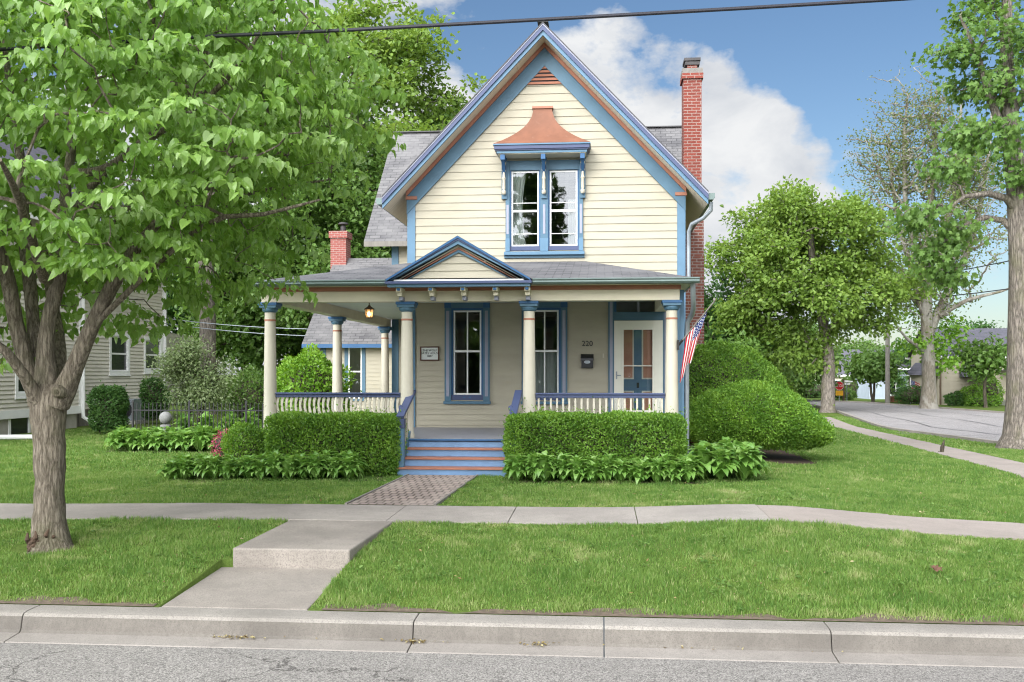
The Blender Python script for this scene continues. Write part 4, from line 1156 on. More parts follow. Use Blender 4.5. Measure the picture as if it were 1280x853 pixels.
for xa, xb in ((-6.08, -3.66), (-1.14, 1.66)):
    mb = MB('gutter_metal'); n = 10; xs2 = (xa, xb)
    pf = [(17.02, ez - .005)] + [(16.96 + .06 * math.cos(PI + PI * k / n * 1.0) , ez - .012 - .075 * math.sin(PI * k / n)) for k in range(n + 1)][::-1] + [(16.895, ez + .003), (16.89, ez - .02)]
    pf = [(17.015, ez - .09), (16.93, ez - .09), (16.90, ez - .06), (16.905, ez - .035), (16.885, ez - .02), (16.885, ez + .0), (17.015, ez + .0)]
    mb.prism(pf, xa, xb, 0, 'x'); mb.build('gutter', proof, bevel=.004)
# pediment
pcx, phw, pz0, pz1 = -2.405, 1.235, 3.30, 4.05; psl = (pz1 - pz0 - .02) / phw
mb = MB(['siding', 'violet', 'blue_light', 'terracotta', 'blue', 'shingle_porch', 'white_trim', 'blue_dark'])
yp = 16.98
clap(mb, (0, yp + .02, 0), (1, 0, 0), (0, -1, 0), pcx - phw, pcx + phw, pz0 + .06, pz1 - .24, .125, lf=lambda z: pcx - (pz1 - .2 - z) / psl, rf=lambda z: pcx + (pz1 - .2 - z) / psl, m=0)
def prk(d0, d1, y0, y1, m, cut=0): 
    for s in (-1, 1):
        xe = pcx + s * (phw - cut); ze = pz1 - psl * (phw - cut)
        mb.prism([(xe, max(ze - d0, pz0 + .0)), (pcx, pz1 - d0), (pcx, pz1 - d1), (xe, max(ze - d1, pz0 - .001))], y0, y1, m)
prk(-.012, .028, yp - .18, yp - .02, 7); prk(.030, .062, yp - .165, yp - .02, 1); prk(.064, .125, yp - .145, yp - .02, 2, .03)
prk(.13, .165, yp - .05, yp, 0, .13); prk(.167, .205, yp - .04, yp, 3, .20); prk(.207, .255, yp - .03, yp, 4, .27)
mb.box(pcx - phw - .02, pcx + phw + .02, yp - .17, yp + .05, pz0 - .045, pz0 - .001, 1); mb.box(pcx - phw + .01, pcx + phw - .01, yp - .12, yp + .05, pz0 - .095, pz0 - .046, 2); mb.box(pcx - phw + .12, pcx + phw - .12, yp - .10, yp + .03, pz0 + .0, pz0 + .03, 6)
for s in (-1, 1):
    xe = pcx + s * (phw + .02); ze = pz1 + .014 - psl * (phw + .02)
    pts = [(xe, yp - .18, ze), (xe, YW - .05, ze), (pcx, YW - .05, pz1 + .014), (pcx, yp - .18, pz1 + .014)]
    roof_quad(mb, pts if s > 0 else [pts[1], pts[0], pts[3], pts[2]], 5)
mb.build('pediment', house)
for px in (500.5, 540, 580, 620, 659.6):
    bx = xY(px, 17.1)
    mb = MB(['cream_trim', 'blue_dark', 'lavender'])
    mb.box(bx - .045, bx + .045, 16.93, 17.328, 3.13, 3.205, 0); mb.box(bx - .04, bx + .04, 17.03, 17.328, 3.06, 3.129, 0); mb.box(bx - .035, bx + .035, 17.12, 17.328, 2.99, 3.059, 2)
    mb.box(bx - .03, bx + .03, 16.90, 16.929, 3.145, 3.19, 1)
    mb.build('bracket', house, bevel=.01)
# railings
def railing(x0, x1, nb, wavy):
    root = MB('violet'); zt = 1.385
    root.box(x0, x1, 17.385, 17.515, zt - .03, zt, 0); root.box(x0, x1, 17.41, 17.49, zt - .085, zt - .031, 0)
    r = root.build('railing', house, bevel=.006)
    mb = MB('violet'); mb.box(x0, x1, 17.41, 17.49, .68, .74); mb.build('bottom_rail', r)
    for k in range(nb):
        x = x0 + (x1 - x0) * (k + .5) / nb; mb = MB('column_paint')
        if wavy:
            n = 10; L_, R_ = [], []
            for i in range(n + 1):
                t = i / n; o = .020 * math.sin(t * 2 * PI); ww = .021 + .004 * math.cos(t * 4 * PI); z = .741 + (zt - .086 - .741) * t; L_.append((x + o - ww, z)); R_.append((x + o + ww, z))
            mb.prism(L_ + R_[::-1], 17.435, 17.465)
        else: mb.box(x - .016, x + .016, 17.43, 17.47, .741, zt - .086)
        mb.build('baluster', r)
railing(-5.77, -3.51, 27, True); railing(-1.12, 1.12, 21, False)
# stairs
mb = MB(['step_blue', 'terracotta', 'blue_dark'])
sy = [16.60, 16.85, 17.10, 17.25]; n = 4; rz = FZ / 4
for k in range(4):
    yk = 16.60 + .24 * k if k < 3 else PYF
    mb.box(-3.41, -1.54, yk, PYF + .03, rz * k - (.1 if k == 0 else 0), rz * (k + 1) - .034, 0)
    if k < 3: mb.box(-3.44, -1.51, yk - .03, yk + .26, rz * (k + 1) - .033, rz * (k + 1) - .001, 1)
    if k == 3: mb.box(-3.42, -1.53, yk - .03, yk + .0, FZ - .033, FZ - .002, 2)
mb.build('stair', house, bevel=.004)
for sx, in ((-3.36,), (-1.46,)):
    mb = MB(['violet', 'violet'])
    p0, p1 = Vector((sx, 16.62, .985)), Vector((sx + .03, 17.62, 1.41))
    mb.bar(p0, p1, .13, .05, 0); r = mb.build('handrail', house, bevel=.006)
    mb = MB(['blue', 'violet', 'blue_light']); mb.box(sx - .06, sx + .06, 16.64, 16.76, .11, .90, 2); mb.box(sx - .07, sx + .07, 16.63, 16.77, .80, .96, 1); mb.build('newel', r, bevel=.005)
    mb = MB('violet'); mb.lathe([(.012, 0), (.014, .03), (.04, .045), (.052, .08), (.045, .115), (.02, .13)], (sx - .05 * (1 if sx < -2 else 1), 17.0, 1.05), 14); mb.build('knob', r, smooth=True)
    mb = MB('blue'); mb.bar((sx, 16.70, .20), (sx + .02, 17.40, .66), .05, .14); mb.build('stringer', r)
    for k in range(4):
        t = (k + .9) / 4.6; yy = 16.64 + t * .9; za = .26 + (yy - 16.7) * .657; zb = .985 + (yy - 16.62) * .425 - .03
        mb = MB('column_paint'); mb.box(sx - .02, sx + .02, yy - .045, yy + .045, za, zb); mb.build('baluster', r)

# ---- chimneys, gutters, downspouts
mb = MB(['brick_old', 'brick_red', 'chimney_cap'])
mb.box(1.76, 2.56, 25.0, 25.75, -.1, 4.6, 0); mb.box(2.0, 2.55, 25.0, 25.7, 4.6, 5.6, 0); mb.box(2.06, 2.50, 25.02, 25.60, 5.6, 9.0, 1); mb.box(2.02, 2.54, 24.97, 25.65, 9.0, 9.13, 1); mb.box(2.03, 2.53, 24.99, 25.63, 9.131, 9.26, 2)
ch = mb.build('chimney', house)
mb = MB(['flue_metal', 'brick_red']); mb.box(2.16, 2.40, 25.1, 25.5, 9.262, 9.36, 1); mb.box(2.10, 2.46, 25.06, 25.56, 9.361, 9.44, 0); mb.box(2.08, 2.48, 25.04, 25.58, 9.46, 9.53, 0); mb.box(2.14, 2.42, 25.1, 25.5, 9.441, 9.459, 0); mb.build('flue', ch)
for s in (-1, 1):
    xe = HX + s * OE; ze = rl(xe); mb = MB('gutter_metal')
    pf = [(xe, ze - .14), (xe + s * .10, ze - .14), (xe + s * .13, ze - .10), (xe + s * .13, ze - .01), (xe, ze - .01)]
    mb.prism(pf, YF + .02, 27.0); mb.build('gutter', roof, bevel=.004)
mb = MB('galvanised')
gx_ = 2.22
mb.tube([(gx_, 20.35, 5.16), (gx_, 20.36, 5.0), (2.08, 20.45, 4.86), (1.86, 20.62, 4.76), (1.81, 20.70, 4.62), (1.81, 20.72, 4.2), (1.81, 20.72, 3.55)], .042, 10)
mb.build('downspout', house, smooth=True)
mb = MB('galvanised')
mb.tube([(1.56, 17.08, 3.27), (1.57, 17.14, 3.06), (1.60, 17.4, 2.86), (1.60, 17.62, 2.76), (1.53, 17.75, 2.62), (1.52, 17.8, 2.4), (1.52, 17.8, 1.2), (1.52, 17.8, .15), (1.60, 17.6, .05)], .045, 10)
mb.build('downspout', house, smooth=True)
mb = MB(['blue_light', 'lavender']); mb.box(1.40, 1.47, 17.72, 17.80, .3, 3.19, 0); mb.build('corner_board', house)

# ---- kitchen wing at the back left
KX0, KX1, KY0, KY1 = -8.78, WX0 - .03, 31.0, 38.2
kw = thing('kitchen_wing', 'low clapboard rear wing with grey shingled roof behind the porch columns', 'house wing', (-7.2, 34, 0))
mb = MB('siding'); KW = (-8.02 + .1, -7.37 - .1, 1.0, 2.56)
clap(mb, (0, KY0, 0), (1, 0, 0), (0, -1, 0), KX0, KX1, .35, 2.75, .125, [KW]); 
ks = (5.75 - 2.62) / 3.95
clap(mb, (KX0, 0, 0), (0, -1, 0), (-1, 0, 0), -KY1, -KY0, .35, 5.5, .125, lf=lambda z: max(-KY1, -34.55 - (5.6 - z) / ks), rf=lambda z: min(-KY0, -34.55 + (5.6 - z) / ks))
mb.build('wall', kw)
mb = MB('foundation'); mb.box(KX0 + .03, KX1, KY0 + .03, KY1, -.1, .35); mb.build('foundation', kw)
mb = MB(['shingle', 'blue_dark', 'soffit_board']); rx0, rx1 = -9.30, KX1
for s in (-1, 1):
    yy = 34.55 + s * 3.95; a, b, c, d = (rx0, yy, 2.62), (rx1, yy, 2.62), (rx1, 34.55, 5.75), (rx0, 34.55, 5.75)
    roof_quad(mb, [a, b, c, d] if s < 0 else [b, a, d, c], 0)
    dz = Vector((0, 0, -.12)); roof_quad(mb, [tuple(Vector(p) + dz) for p in (b, a, d, c)], 2); mb.face([a, b, tuple(Vector(b) + dz), tuple(Vector(a) + dz)], 1); mb.face([a, d, tuple(Vector(d) + dz), tuple(Vector(a) + dz)], 1)
mb.build('roof', kw)
mb = MB(['blue', 'white_trim']); mb.box(KX0 - .02, KX0 + .15, KY0 - .03, KY0 + .1, .35, 2.6); mb.build('corner_board', kw)
mb = MB('blue'); x0, x1, z0, z1 = KW
mb.box(x0 - .11, x0, KY0 - .04, KY0 + .1, z0 - .1, z1 + .1); mb.box(x1, x1 + .11, KY0 - .04, KY0 + .1, z0 - .1, z1 + .1); mb.box(x0, x1, KY0 - .039, KY0 + .1, z1, z1 + .1); mb.box(x0 - .12, x1 + .12, KY0 - .07, KY0 + .1, z0 - .16, z0 - .101)
kwin = mb.build('window', kw); sash(kwin, x0, x1, z0 - .1, z1, KY0 + .02, (z0 + z1) / 2 - .02, False, None, .05); glass(kwin, x0 + .03, x1 - .03, z0 - .07, z1 - .03, KY0 + .005)
mb = MB('galvanised'); mb.tube([(KX0 - .35, KY0 - .45, 2.5), (KX0 - .3, KY0 - .4, 2.3), (KX0 - .07, KY0 - .06, 2.1), (KX0 - .07, KY0 - .06, .3)], .045, 8); mb.build('downspout', kw, smooth=True)
mb = MB(['brick_pink', 'chimney_cap'])
c0, c1 = xY(411, 34.2) + .06, xY(436, 34.2) - .1
mb.box(c0, c1, 34.2, 34.85, 4.9, 6.42, 0); mb.box(c0 - .05, c1 + .05, 34.15, 34.9, 6.42, 6.66, 0)
kc = mb.build('chimney', kw); mb = MB('flue_metal'); cm = (c0 + c1) / 2 + .1; mb.lathe([(.10, 0), (.10, .2), (.06, .22), (.06, .26), (.19, .27), (.15, .33), (.02, .36)], (cm, 34.5, 6.66), 12); mb.build('flue', kc, smooth=True)

# ================================================================== THINGS ON THE HOUSE
pl = thing('plaque', 'small white lettered plaque in brown frame left of the porch window', 'plaque', (-3.56, YW, 2.135))
mb = MB('plaque_frame'); x0, x1, z0, z1 = -3.765, -3.36, 1.985, 2.285; yq = YW - .02
mb.box(x0, x1, yq - .03, yq, z0, z0 + .025); mb.box(x0, x1, yq - .03, yq, z1 - .025, z1); mb.box(x0, x0 + .025, yq - .03, yq, z0 + .025, z1 - .025); mb.box(x1 - .025, x1, yq - .03, yq, z0 + .025, z1 - .025); mb.build('frame', pl, bevel=.003)
mb = MB('plaque_face'); mb.box(x0 + .025, x1 - .025, yq - .015, yq - .002, z0 + .025, z1 - .025); mb.build('panel', pl)
text_mesh('lettering', 'THE WOLF\nGATES HOUSE\n1887', .062, 'lettering', pl, (-3.562, yq - .018, 2.142), .001)
bx = thing('mailbox', 'black metal wall mailbox under the number 220', 'mailbox', (-.263, YW, 1.97))
mb = MB('black_gloss'); mb.prism([(YW - .02, 1.83), (YW - .13, 1.83), (YW - .13, 2.02), (YW - .02, 2.06)], -.385, -.142, 0, 'x'); mb.build('box', bx, bevel=.008)
mb = MB('black_gloss'); mb.prism([(YW - .018, 2.065), (YW - .145, 2.02), (YW - .15, 1.985), (YW - .145, 2.04), (YW - .018, 2.085)], -.395, -.132, 0, 'x'); mb.prism([(YW - .02, 2.066), (YW - .15, 2.026), (YW - .15, 2.04), (YW - .02, 2.12)], -.395, -.132, 0, 'x'); mb.build('lid', bx)
mb = MB('galvanised'); n = 20; mb.prism([(-.263 + .065 * math.cos(2 * PI * k / n), 1.955 + .035 * math.sin(2 * PI * k / n)) for k in range(n)], YW - .135, YW - .128); em = mb.build('emblem', bx); em['label'] = 'pale oval lettered plate'
lx, ly = -4.72, 20.2
lt = thing('porch_lantern', 'lit bronze porch lantern with glowing glass hanging from the ceiling', 'lantern', (lx, ly, 2.9))
mb = MB('brown_wood'); mb.tube([(lx, ly, 3.20), (lx, ly, 3.12)], .012, 6); mb.lathe([(.005, .24), (.02, .22), (.03, .20), (.10, .15), (.112, .14), (.105, .13)][::-1], (lx, ly, 2.90), 6)
for k in range(6):
    a = PI / 3 * k; mb.tube([(lx + .085 * math.cos(a), ly + .085 * math.sin(a), 3.03), (lx + .07 * math.cos(a), ly + .07 * math.sin(a), 2.86)], .006, 5)
mb.lathe([(.07, -.05), (.078, -.04), (.07, -.03)], (lx, ly, 2.90), 6); mb.build('cage', lt)
mb = MB('lamp_glass'); mb.lathe([(.066, -.03), (.08, .13)], (lx, ly, 2.90), 6); mb.build('glass', lt)
mb = MB('lamp_glow'); mb.lathe([(.005, 0), (.03, .015), (.04, .05), (.03, .085), (.01, .1)], (lx, ly, 2.89), 12); mb.build('bulb', lt, smooth=True)
# flag
fl = thing('flag', 'striped flag with blue starred canton hanging from angled pole by the right column', 'flag', (1.36, 17.4, 2.25))
fa = Vector((1.345, 17.36, 2.215)); fb = Vector((1.86, 16.55, 2.93)); fb = Vector(atY(893, 377, 16.9))
mb = MB('grey_wood'); mb.tube([fa, fb], .013, 8); mb.lathe([(.004, 0), (.02, .01), (.026, .03), (.018, .05), (.004, .06)], tuple(fb), 8); mb.build('pole', fl, smooth=True)
mb = MB('black_iron'); mb.box(1.325, 1.355, 17.33, 17.42, 2.13, 2.30); mb.tube([fa + (fb - fa) * -.01, fa + (fb - fa) * .12], .022, 8); mb.build('bracket', fl)
nu, nv = 39, 24; vs = []; uvs = []
ax = fb - fa
for j in range(nv + 1):
    v = j / nv
    for i in range(nu + 1):
        u = i / nu
        p = fa + ax * (.80 - .58 * u)
        fold = math.sin(u * 15 + 1.1 * v) * (.022 + .05 * v) + math.sin(u * 31 + 2) * .010 * v
        q = Vector((p.x - .11 * v - .10 * v * (1 - u) , p.y + fold + .05 * v, p.z - .018 - (.70 + .04 * math.sin(u * 9)) * v - .08 * u * v + .012 * math.sin(u * 40) * v))
        vs.append(tuple(q)); uvs.append((u, v))
fo = MB('flag_cloth')
for j in range(nv):
    for i in range(nu):
        ids = (j * (nu + 1) + i, j * (nu + 1) + i + 1, (j + 1) * (nu + 1) + i + 1, (j + 1) * (nu + 1) + i)
        fo.face([vs[k] for k in ids], 0, [uvs[k] for k in ids])
fo.build('cloth', fl, smooth=True)
# ================================================================== STREET TREE
TX, TY = -6.17, 10.65
st = thing('street_tree', 'large leafy street tree with thick forked trunk on the parkway grass', 'tree', (TX, TY, g1(TX, TY)))
W = Wood()
def tp(px, py, dy=0.0): return np.array(atY(px, py, TY + dy))
tr = W.limb([tp(63, 694), tp(62, 672), tp(62, 648), tp(62, 600), tp(61, 545), tp(61, 505), tp(62, 480)], [.26, .205, .17, .157, .168, .195, .16], step=.12)
e = tr[-3]
LA = W.limb([tp(72, 505, -.03), tp(92, 462, -.08), tp(114, 410, -.12), tp(147, 345, -.15), tp(178, 300, -.1), tp(222, 256, .1), tp(285, 222, .3), tp(350, 190, .4)], [.14, .10, .083, .075, .062, .045, .03, .012], step=.2)
LB = W.limb([tp(62, 495), tp(57, 450, .0), tp(61, 398, .0), tp(74, 348, .0), tp(75, 298, .1), tp(80, 255, .3), tp(90, 170, .5), tp(84, 80, .6), tp(80, -40, .7)], [.15, .10, .078, .082, .066, .06, .05, .035, .02], step=.2)
LC = W.limb([tp(55, 495, .12), tp(46, 440, .16), tp(41, 398, .2), tp(36, 340, .3), tp(30, 295, .45), tp(27, 210, .8), tp(12, 110, 1.1), tp(0, 0, 1.3)], [.14, .09, .068, .075, .066, .055, .04, .02], step=.2)
LD = W.limb([tp(50, 505, .05), tp(34, 455, .0), tp(20, 405, -.05), tp(10, 350, -.2), tp(-12, 290, -.4), tp(-60, 230, -.6), tp(-130, 180, -.8)], [.12, .09, .08, .078, .06, .04, .02], step=.2)
LE = W.limb([tp(68, 495, .25), tp(74, 440, .5), tp(66, 380, .7), tp(62, 330, .9), tp(80, 270, 1.2), tp(150, 200, 1.6), tp(230, 130, 2.0)], [.12, .08, .065, .06, .055, .04, .02], step=.2)
LK = W.limb([tp(46, 500, -.12), tp(30, 470, -.3), tp(8, 440, -.5), tp(-30, 410, -.7)], [.09, .06, .05, .025], step=.2)
LJ = W.limb([W.p[LB[11]], tp(92, 326, -.1), tp(112, 314, -.1), tp(145, 304, .0), tp(190, 290, .2)], [.055, .05, .044, .035, .015], LB[11], .2)
LF = W.limb([W.p[LB[len(LB) // 2]], tp(128, 212, .1), tp(190, 172, -.1), tp(262, 120, -.4), tp(310, 66, -.5), tp(335, 20, -.5)], [.05, .045, .038, .03, .02, .010], LB[len(LB) // 2], .2)
LG = W.limb([W.p[LA[-14]], tp(250, 285, -.4), tp(330, 268, -.6), tp(400, 250, -.7)], [.035, .03, .022, .010], LA[-14], .2)
LH = W.limb([W.p[LE[-10]], tp(230, 262, 1.5), tp(320, 240, 1.9), tp(410, 225, 2.0)], [.04, .035, .025, .012], LE[-10], .2)
LI = W.limb([W.p[LB[10]], tp(60, 350, -.5), tp(40, 300, -1.2), tp(20, 240, -2.0), tp(0, 200, -2.6)], [.06, .055, .045, .035, .015], LB[10], .2)
g = np.random.default_rng(11)
C = np.array([-6.2, 10.85, 4.75]); R_ = np.array([3.60, 3.0, 2.75])
cand = g.normal(size=(9000, 3)); cand /= np.linalg.norm(cand, axis=1, keepdims=True)
cand = C + cand * R_ * (g.uniform(.30, 1.0, (9000, 1)) ** .5)
def zlow(p):
    x = p[:, 0]
    base = np.where(x < -6.55, 2.15 + .0 * x, 2.72 + .10 * np.sin(x * 3.1) + .12 * np.abs(x + 4.2) * .5)
    base = base + .75 * np.clip(x + 4.6, 0, 2)
    base = np.where((x > -6.6) & (x < -5.5), 3.25, base)
    return base
keep = (cand[:, 2] > zlow(cand)) & (cand[:, 2] < 7.0)
keep &= ~((np.abs(cand[:, 0] + 6.2) < .8) & (np.abs(cand[:, 1] - 10.6) < 1.1) & (cand[:, 2] < 4.0))
# leave the window onto the limbs left of the middle open on the near side
cand = cand[keep]
# thin to a minimum spacing so that sprays sit apart
sel = []
for p in cand:
    if all(((p - q) ** 2 * np.array([.8, .8, 1.7])).sum() > .36 ** 2 for q in sel): sel.append(p)
    if len(sel) >= 640: break
tips = np.array(sel)
extra = np.array([tp(200, 395, 1.6), tp(150, 372, 1.2), tp(255, 372, 1.9), tp(300, 352, 1.5), tp(215, 352, 1.0), tp(180, 410, 2.0), tp(120, 395, 2.1), tp(20, 430, .6), tp(0, 455, .3), tp(50, 405, .9), tp(345, 350, .8), tp(100, 340, 1.9)])
tips = np.concatenate([tips, extra])
fr = W.tips(tips, 4, .10, .05, .4, minr=1.9)
W.mesh('trunk', 'bark', st, .0050, .44, 26, 5, .07, .016)
# knot on the right of the fork
mb = MB(['bark', 'bark_dark']); kc_ = tp(72, 490, -.22)
mb.tube([kc_ + (0, .09, 0), kc_ + (0, .0, 0), kc_ + (.005, -.035, 0)], [.085, .07, .05], 14, 0); mb.tube([kc_ + (.005, -.036, 0), kc_ + (.005, -.041, 0)], [.028, .026], 10, 1)
mb.build('knot', st, smooth=True)
wz = g1(TX, TY - .3); g_ = random.Random(4)
mb = MB('mulch')
for k in range(16):
    a = -1.25 + g_.uniform(-.8, .7); rr = g_.uniform(.215, .26); hz_ = g_.uniform(.0, .17); x0 = TX + rr * math.cos(a) * (1 - hz_ * .9); y0 = TY + rr * math.sin(a) * (1 - hz_ * .9)
    mb.tube([(x0, y0 + .03, wz + hz_ - .04), (x0 + g_.uniform(-.02, .02), y0 - .012, wz + hz_ + .03), (x0 + g_.uniform(-.03, .03), y0 + .03, wz + hz_ + .10)], [.014, .026, .010], 6)
wo = mb.build('wound', st); wo['label'] = 'dark crumbling bark at the foot of the trunk'
# leaves: drooping sprays along the ends of the twigs
n_per = 56
T = np.repeat(tips, n_per, 0); FR = np.repeat(fr, n_per, 0); n = len(T)
o = T - C[None]; o[:, 2] *= .35; o = norm(o); rr = np.repeat(norm(tips - fr + 1e-6), n_per, 0); d = norm(o + .6 * rr); d[:, 2] *= .35; d = norm(d)
side = norm(np.cross(d, np.array([[0, 0, 1.]])))
u = g.uniform(-.62, .44, n); v = g.normal(size=n) * (.07 + .17 * (.44 - u)); hump = -.45 * (u + .1) ** 2 - .25 * np.abs(v)
P = T + d * u[:, None] + side * v[:, None]; P[:, 2] += hump + g.normal(size=n) * .026
tipd = d * .35 + side * (np.sign(v) * g.uniform(.1, .8, n))[:, None] + g.normal(size=(n, 3)) * .25; tipd[:, 2] -= g.uniform(.1, 1.05, n)
nor = d * .75 + side * (np.sign(v) * .25)[:, None] + g.normal(size=(n, 3)) * .28; nor[:, 2] += 1.0
rnd = np.clip(.34 + .18 * np.repeat(g.normal(size=len(tips)), n_per) + g.normal(size=n) * .17 + .35 * np.clip(u, 0, 1), 0, 1)
tv, tf = T_heart(); tv2 = tv.copy(); tv2[:, 0] *= .86; tv2[:, 2] = .55 * np.abs(tv[:, 0]) - .45 * tv[:, 1] ** 2 + .05 * np.sin(tv[:, 1] * 7)
sz = .100 * g.uniform(.5, 1.3, n); h_ = n // 2; ix = g.permutation(n)
Va, Fa, Ra = leaves((tv, tf), P[ix[:h_]], tipd[ix[:h_]], nor[ix[:h_]], sz[ix[:h_]], rnd[ix[:h_]]); Vb, Fb, Rb = leaves((tv2, tf), P[ix[h_:]], tipd[ix[h_:]], nor[ix[h_:]], sz[ix[h_:]], rnd[ix[h_:]])
V = np.concatenate([Va, Vb]); FA = np.concatenate([Fa, Fb + len(Va)]); R = np.concatenate([Ra, Rb])
link('crown', arr_mesh('crown', V, FA, 'leaf_street', R, False, world_off(st)), st)
# fallen leaf and bark litter
fl_ = thing('fallen_leaf', 'single curled brown dead leaf lying on the parkway grass', 'leaf', (*atY(1167, 716, 10.2)[:2], 0))
p = fl_.location; p.z = g1(p.x, p.y) + .05
V, FA, R = leaves(T_lobed(), np.array([[p.x, p.y, p.z], [p.x + .03, p.y, p.z + .01]]), np.array([[1., .2, .25], [-.8, .5, .4]]), np.array([[0, -.6, 1.], [0.2, -.7, 1]]), np.array([.10, .07]), np.array([.5, .5]))
link('blade', arr_mesh('blade', V, FA, 'dry_leaf', R, False, p), fl_)

# ================================================================== HEDGES AND BEDS
shrub('hedge', 'clipped box hedge left of the porch steps', ('box', xY(336, 16.5), xY(494, 16.5), 16.40, 17.16, .0, .97, .10), 36000, 'leaf_hedge', .046, 31, 'hedges in front of the porch', 'hedge', lump=.018)
shrub('hedge', 'clipped box hedge right of the porch steps', ('box', xY(636, 16.5), xY(853, 16.5), 16.36, 17.12, .0, .99, .10), 46000, 'leaf_hedge', .046, 32, 'hedges in front of the porch', 'hedge', lump=.018)
shrub('bush', 'low rounded bush at the left end of the left hedge', ('ball', xY(312, 17.2), 17.25, .38, .40, .42, .43, .0), 10000, 'leaf_hedge', .046, 33)
def skew(P):
    P = P.copy(); t = np.clip((P[:, 0] - 3.05) / 1.6, -1, 1); P[:, 2] -= np.where(t > 0, .52 * t ** 2.3 * np.clip(P[:, 2] / 1.3, 0, 1), .12 * t * t); return P
shrub('bush', 'large rounded clipped yew bush on the lawn at the corner, the front one', ('ball', 3.25, 21.2, .80, 1.50, 1.30, .70, .22, skew), 64000, 'leaf_yew', .052, 34, 'rounded yews at the house corner', depth=.12, lump=.02, up=.35)
def skew2(P):
    P = P.copy(); t = np.clip((P[:, 0] - 2.9) / 1.7, -1, 1); P[:, 2] -= np.where(t > 0, .58 * t ** 2.3 * np.clip(P[:, 2] / 2, 0, 1), .0); return P
shrub('bush', 'taller rounded yew bush behind, beside the brick chimney', ('ball', 3.0, 24.7, 1.24, 1.68, 1.15, 1.17, .25, skew2), 56000, 'leaf_hedge', .056, 35, 'rounded yews at the house corner', depth=.13, lump=.022, up=.35)  # darker leaf colour than the front yew, painted-in shading between the two
xb, yb, _ = atY(378, 470, 23.5)
shrub('bush', 'bright green loose bush seen past the left porch railing', ('ball', xb, 24.2, 1.1, .85, .8, 1.0, .05), 9000, 'leaf_bright', .10, 36, depth=.35, lump=.12)

# hosta plants: a few built, then copied
def T_hosta(w=.46):
    xs_, out, f = [(-1, 0), (-.5, .5), (0, .0)], [], []
    rows = [(0, .10), (.15, .55), (.38, 1.0), (.62, .88), (.84, .48), (1, .02)]
    for t, ww in rows:
        z = .42 * math.sin(t * PI * .80) * 1.0 - .10 * t * t - .25 * max(0, t - .6)
        y = t * (1 - .10 * t)
        for s in (-1, 0, 1): out.append((s * ww * w / 2, y, z + (.07 * ww if s else 0)))
    for r in range(len(rows) - 1):
        for k in range(2):
            a = r * 3 + k; f += [(a, a + 1, a + 4), (a, a + 4, a + 3)]
    return np.array(out, float), np.array(f)
def hosta_proto(seed, nleaf, size, wid, name, label, group, mat='leaf_hosta'):
    g = np.random.default_rng(seed); n = nleaf; k = np.arange(n)
    a = k * 2.39996 + g.normal(size=n) * .25; el = np.radians(np.linspace(68, 2, n) + g.normal(size=n) * 7)
    tip = np.stack([np.cos(a) * np.cos(el), np.sin(a) * np.cos(el), np.sin(el)], 1)
    nor = np.stack([-np.cos(a) * np.sin(el), -np.sin(a) * np.sin(el), np.cos(el)], 1) + g.normal(size=(n, 3)) * .12
    hgt = np.linspace(.16, .03, n)
    pos = np.stack([np.cos(a) * .05, np.sin(a) * .05, hgt * size / .3], 1)
    V, FA, R = leaves(T_hosta(wid), pos, tip, nor, size * g.uniform(.75, 1.15, n), np.clip(g.normal(.5, .22, n), 0, 1))
    root = thing(name, label, 'plant', (0, 0, 0), group)
    link('leaves', arr_mesh('leaves', V, FA, mat, R, True), root)
    mb = MB('leaf_hosta')
    for q in range(7):
        aa = q * .9; mb.tube([(0, 0, -.02), (.05 * math.cos(aa), .05 * math.sin(aa), .10)], .008, 4)
    so = mb.build('stems', root)
    aat = so.data.attributes.new('rnd', 'FLOAT', 'POINT'); aat.data.foreach_set('value', np.full(len(so.data.vertices), .3, np.float32))
    return root
def hosta_bed(protos_args, spots, seed):
    g = random.Random(seed); protos = [hosta_proto(*a) for a in protos_args]
    for i, (x, y, s) in enumerate(spots):
        src = protos[i % len(protos)]
        if i < len(protos): r = src
        else:
            r = src.copy(); COL.objects.link(r)
            for c in src.children: d_ = c.copy(); COL.objects.link(d_); d_.parent = r
        r.location = (x, y, g1(x, y) + .01); r.rotation_euler = (0, 0, g.uniform(0, 6.28)); r.scale = (s, s, s * g.uniform(1.1, 1.35))
def strip(px0, px1, Y0, Y1, rows, step, s0, seed):
    g = random.Random(seed); out = []
    for r in range(rows):
        y = Y0 + (Y1 - Y0) * (r / max(rows - 1, 1)); x0, x1 = xY(px0, y), xY(px1, y); x = x0 + step * .5 * (1 + .5 * (r % 2))
        while x < x1 - step * .3: out.append((x + g.uniform(-.06, .06), y + g.uniform(-.06, .06), s0 * g.uniform(.88, 1.12))); x += step
    return out
La = 'small bright green hosta in the edging row before the left hedge'
hosta_bed([(s, 64, .20, .44, 'hosta', La, 'hostas edging the left hedge') for s in (1, 2, 3)], strip(208, 452, 15.85, 16.25, 3, .24, 1.12, 4), 4)
Lb = 'small bright green hosta in the edging row before the right hedge'
hosta_bed([(s, 64, .20, .44, 'hosta', Lb, 'hostas edging the right hedge') for s in (4, 5, 6)], strip(636, 878, 15.80, 16.15, 3, .24, 1.16, 5), 5)
Lc = 'broad leaved hosta at the right end of the front bed under the yew bush'
hosta_bed([(s, 54, .31, .5, 'hosta', Lc, 'broad hostas at the corner') for s in (7, 8)], strip(862, 948, 16.1, 17.0, 4, .34, 1.05, 6), 6)
Ld = 'dense green hosta in the bed before the black iron fence'
hosta_bed([(s, 60, .27, .46, 'hosta', Ld, 'hostas in the bed by the fence') for s in (9, 10)], strip(140, 280, 21.5, 22.7, 4, .31, 1.05, 7), 7)
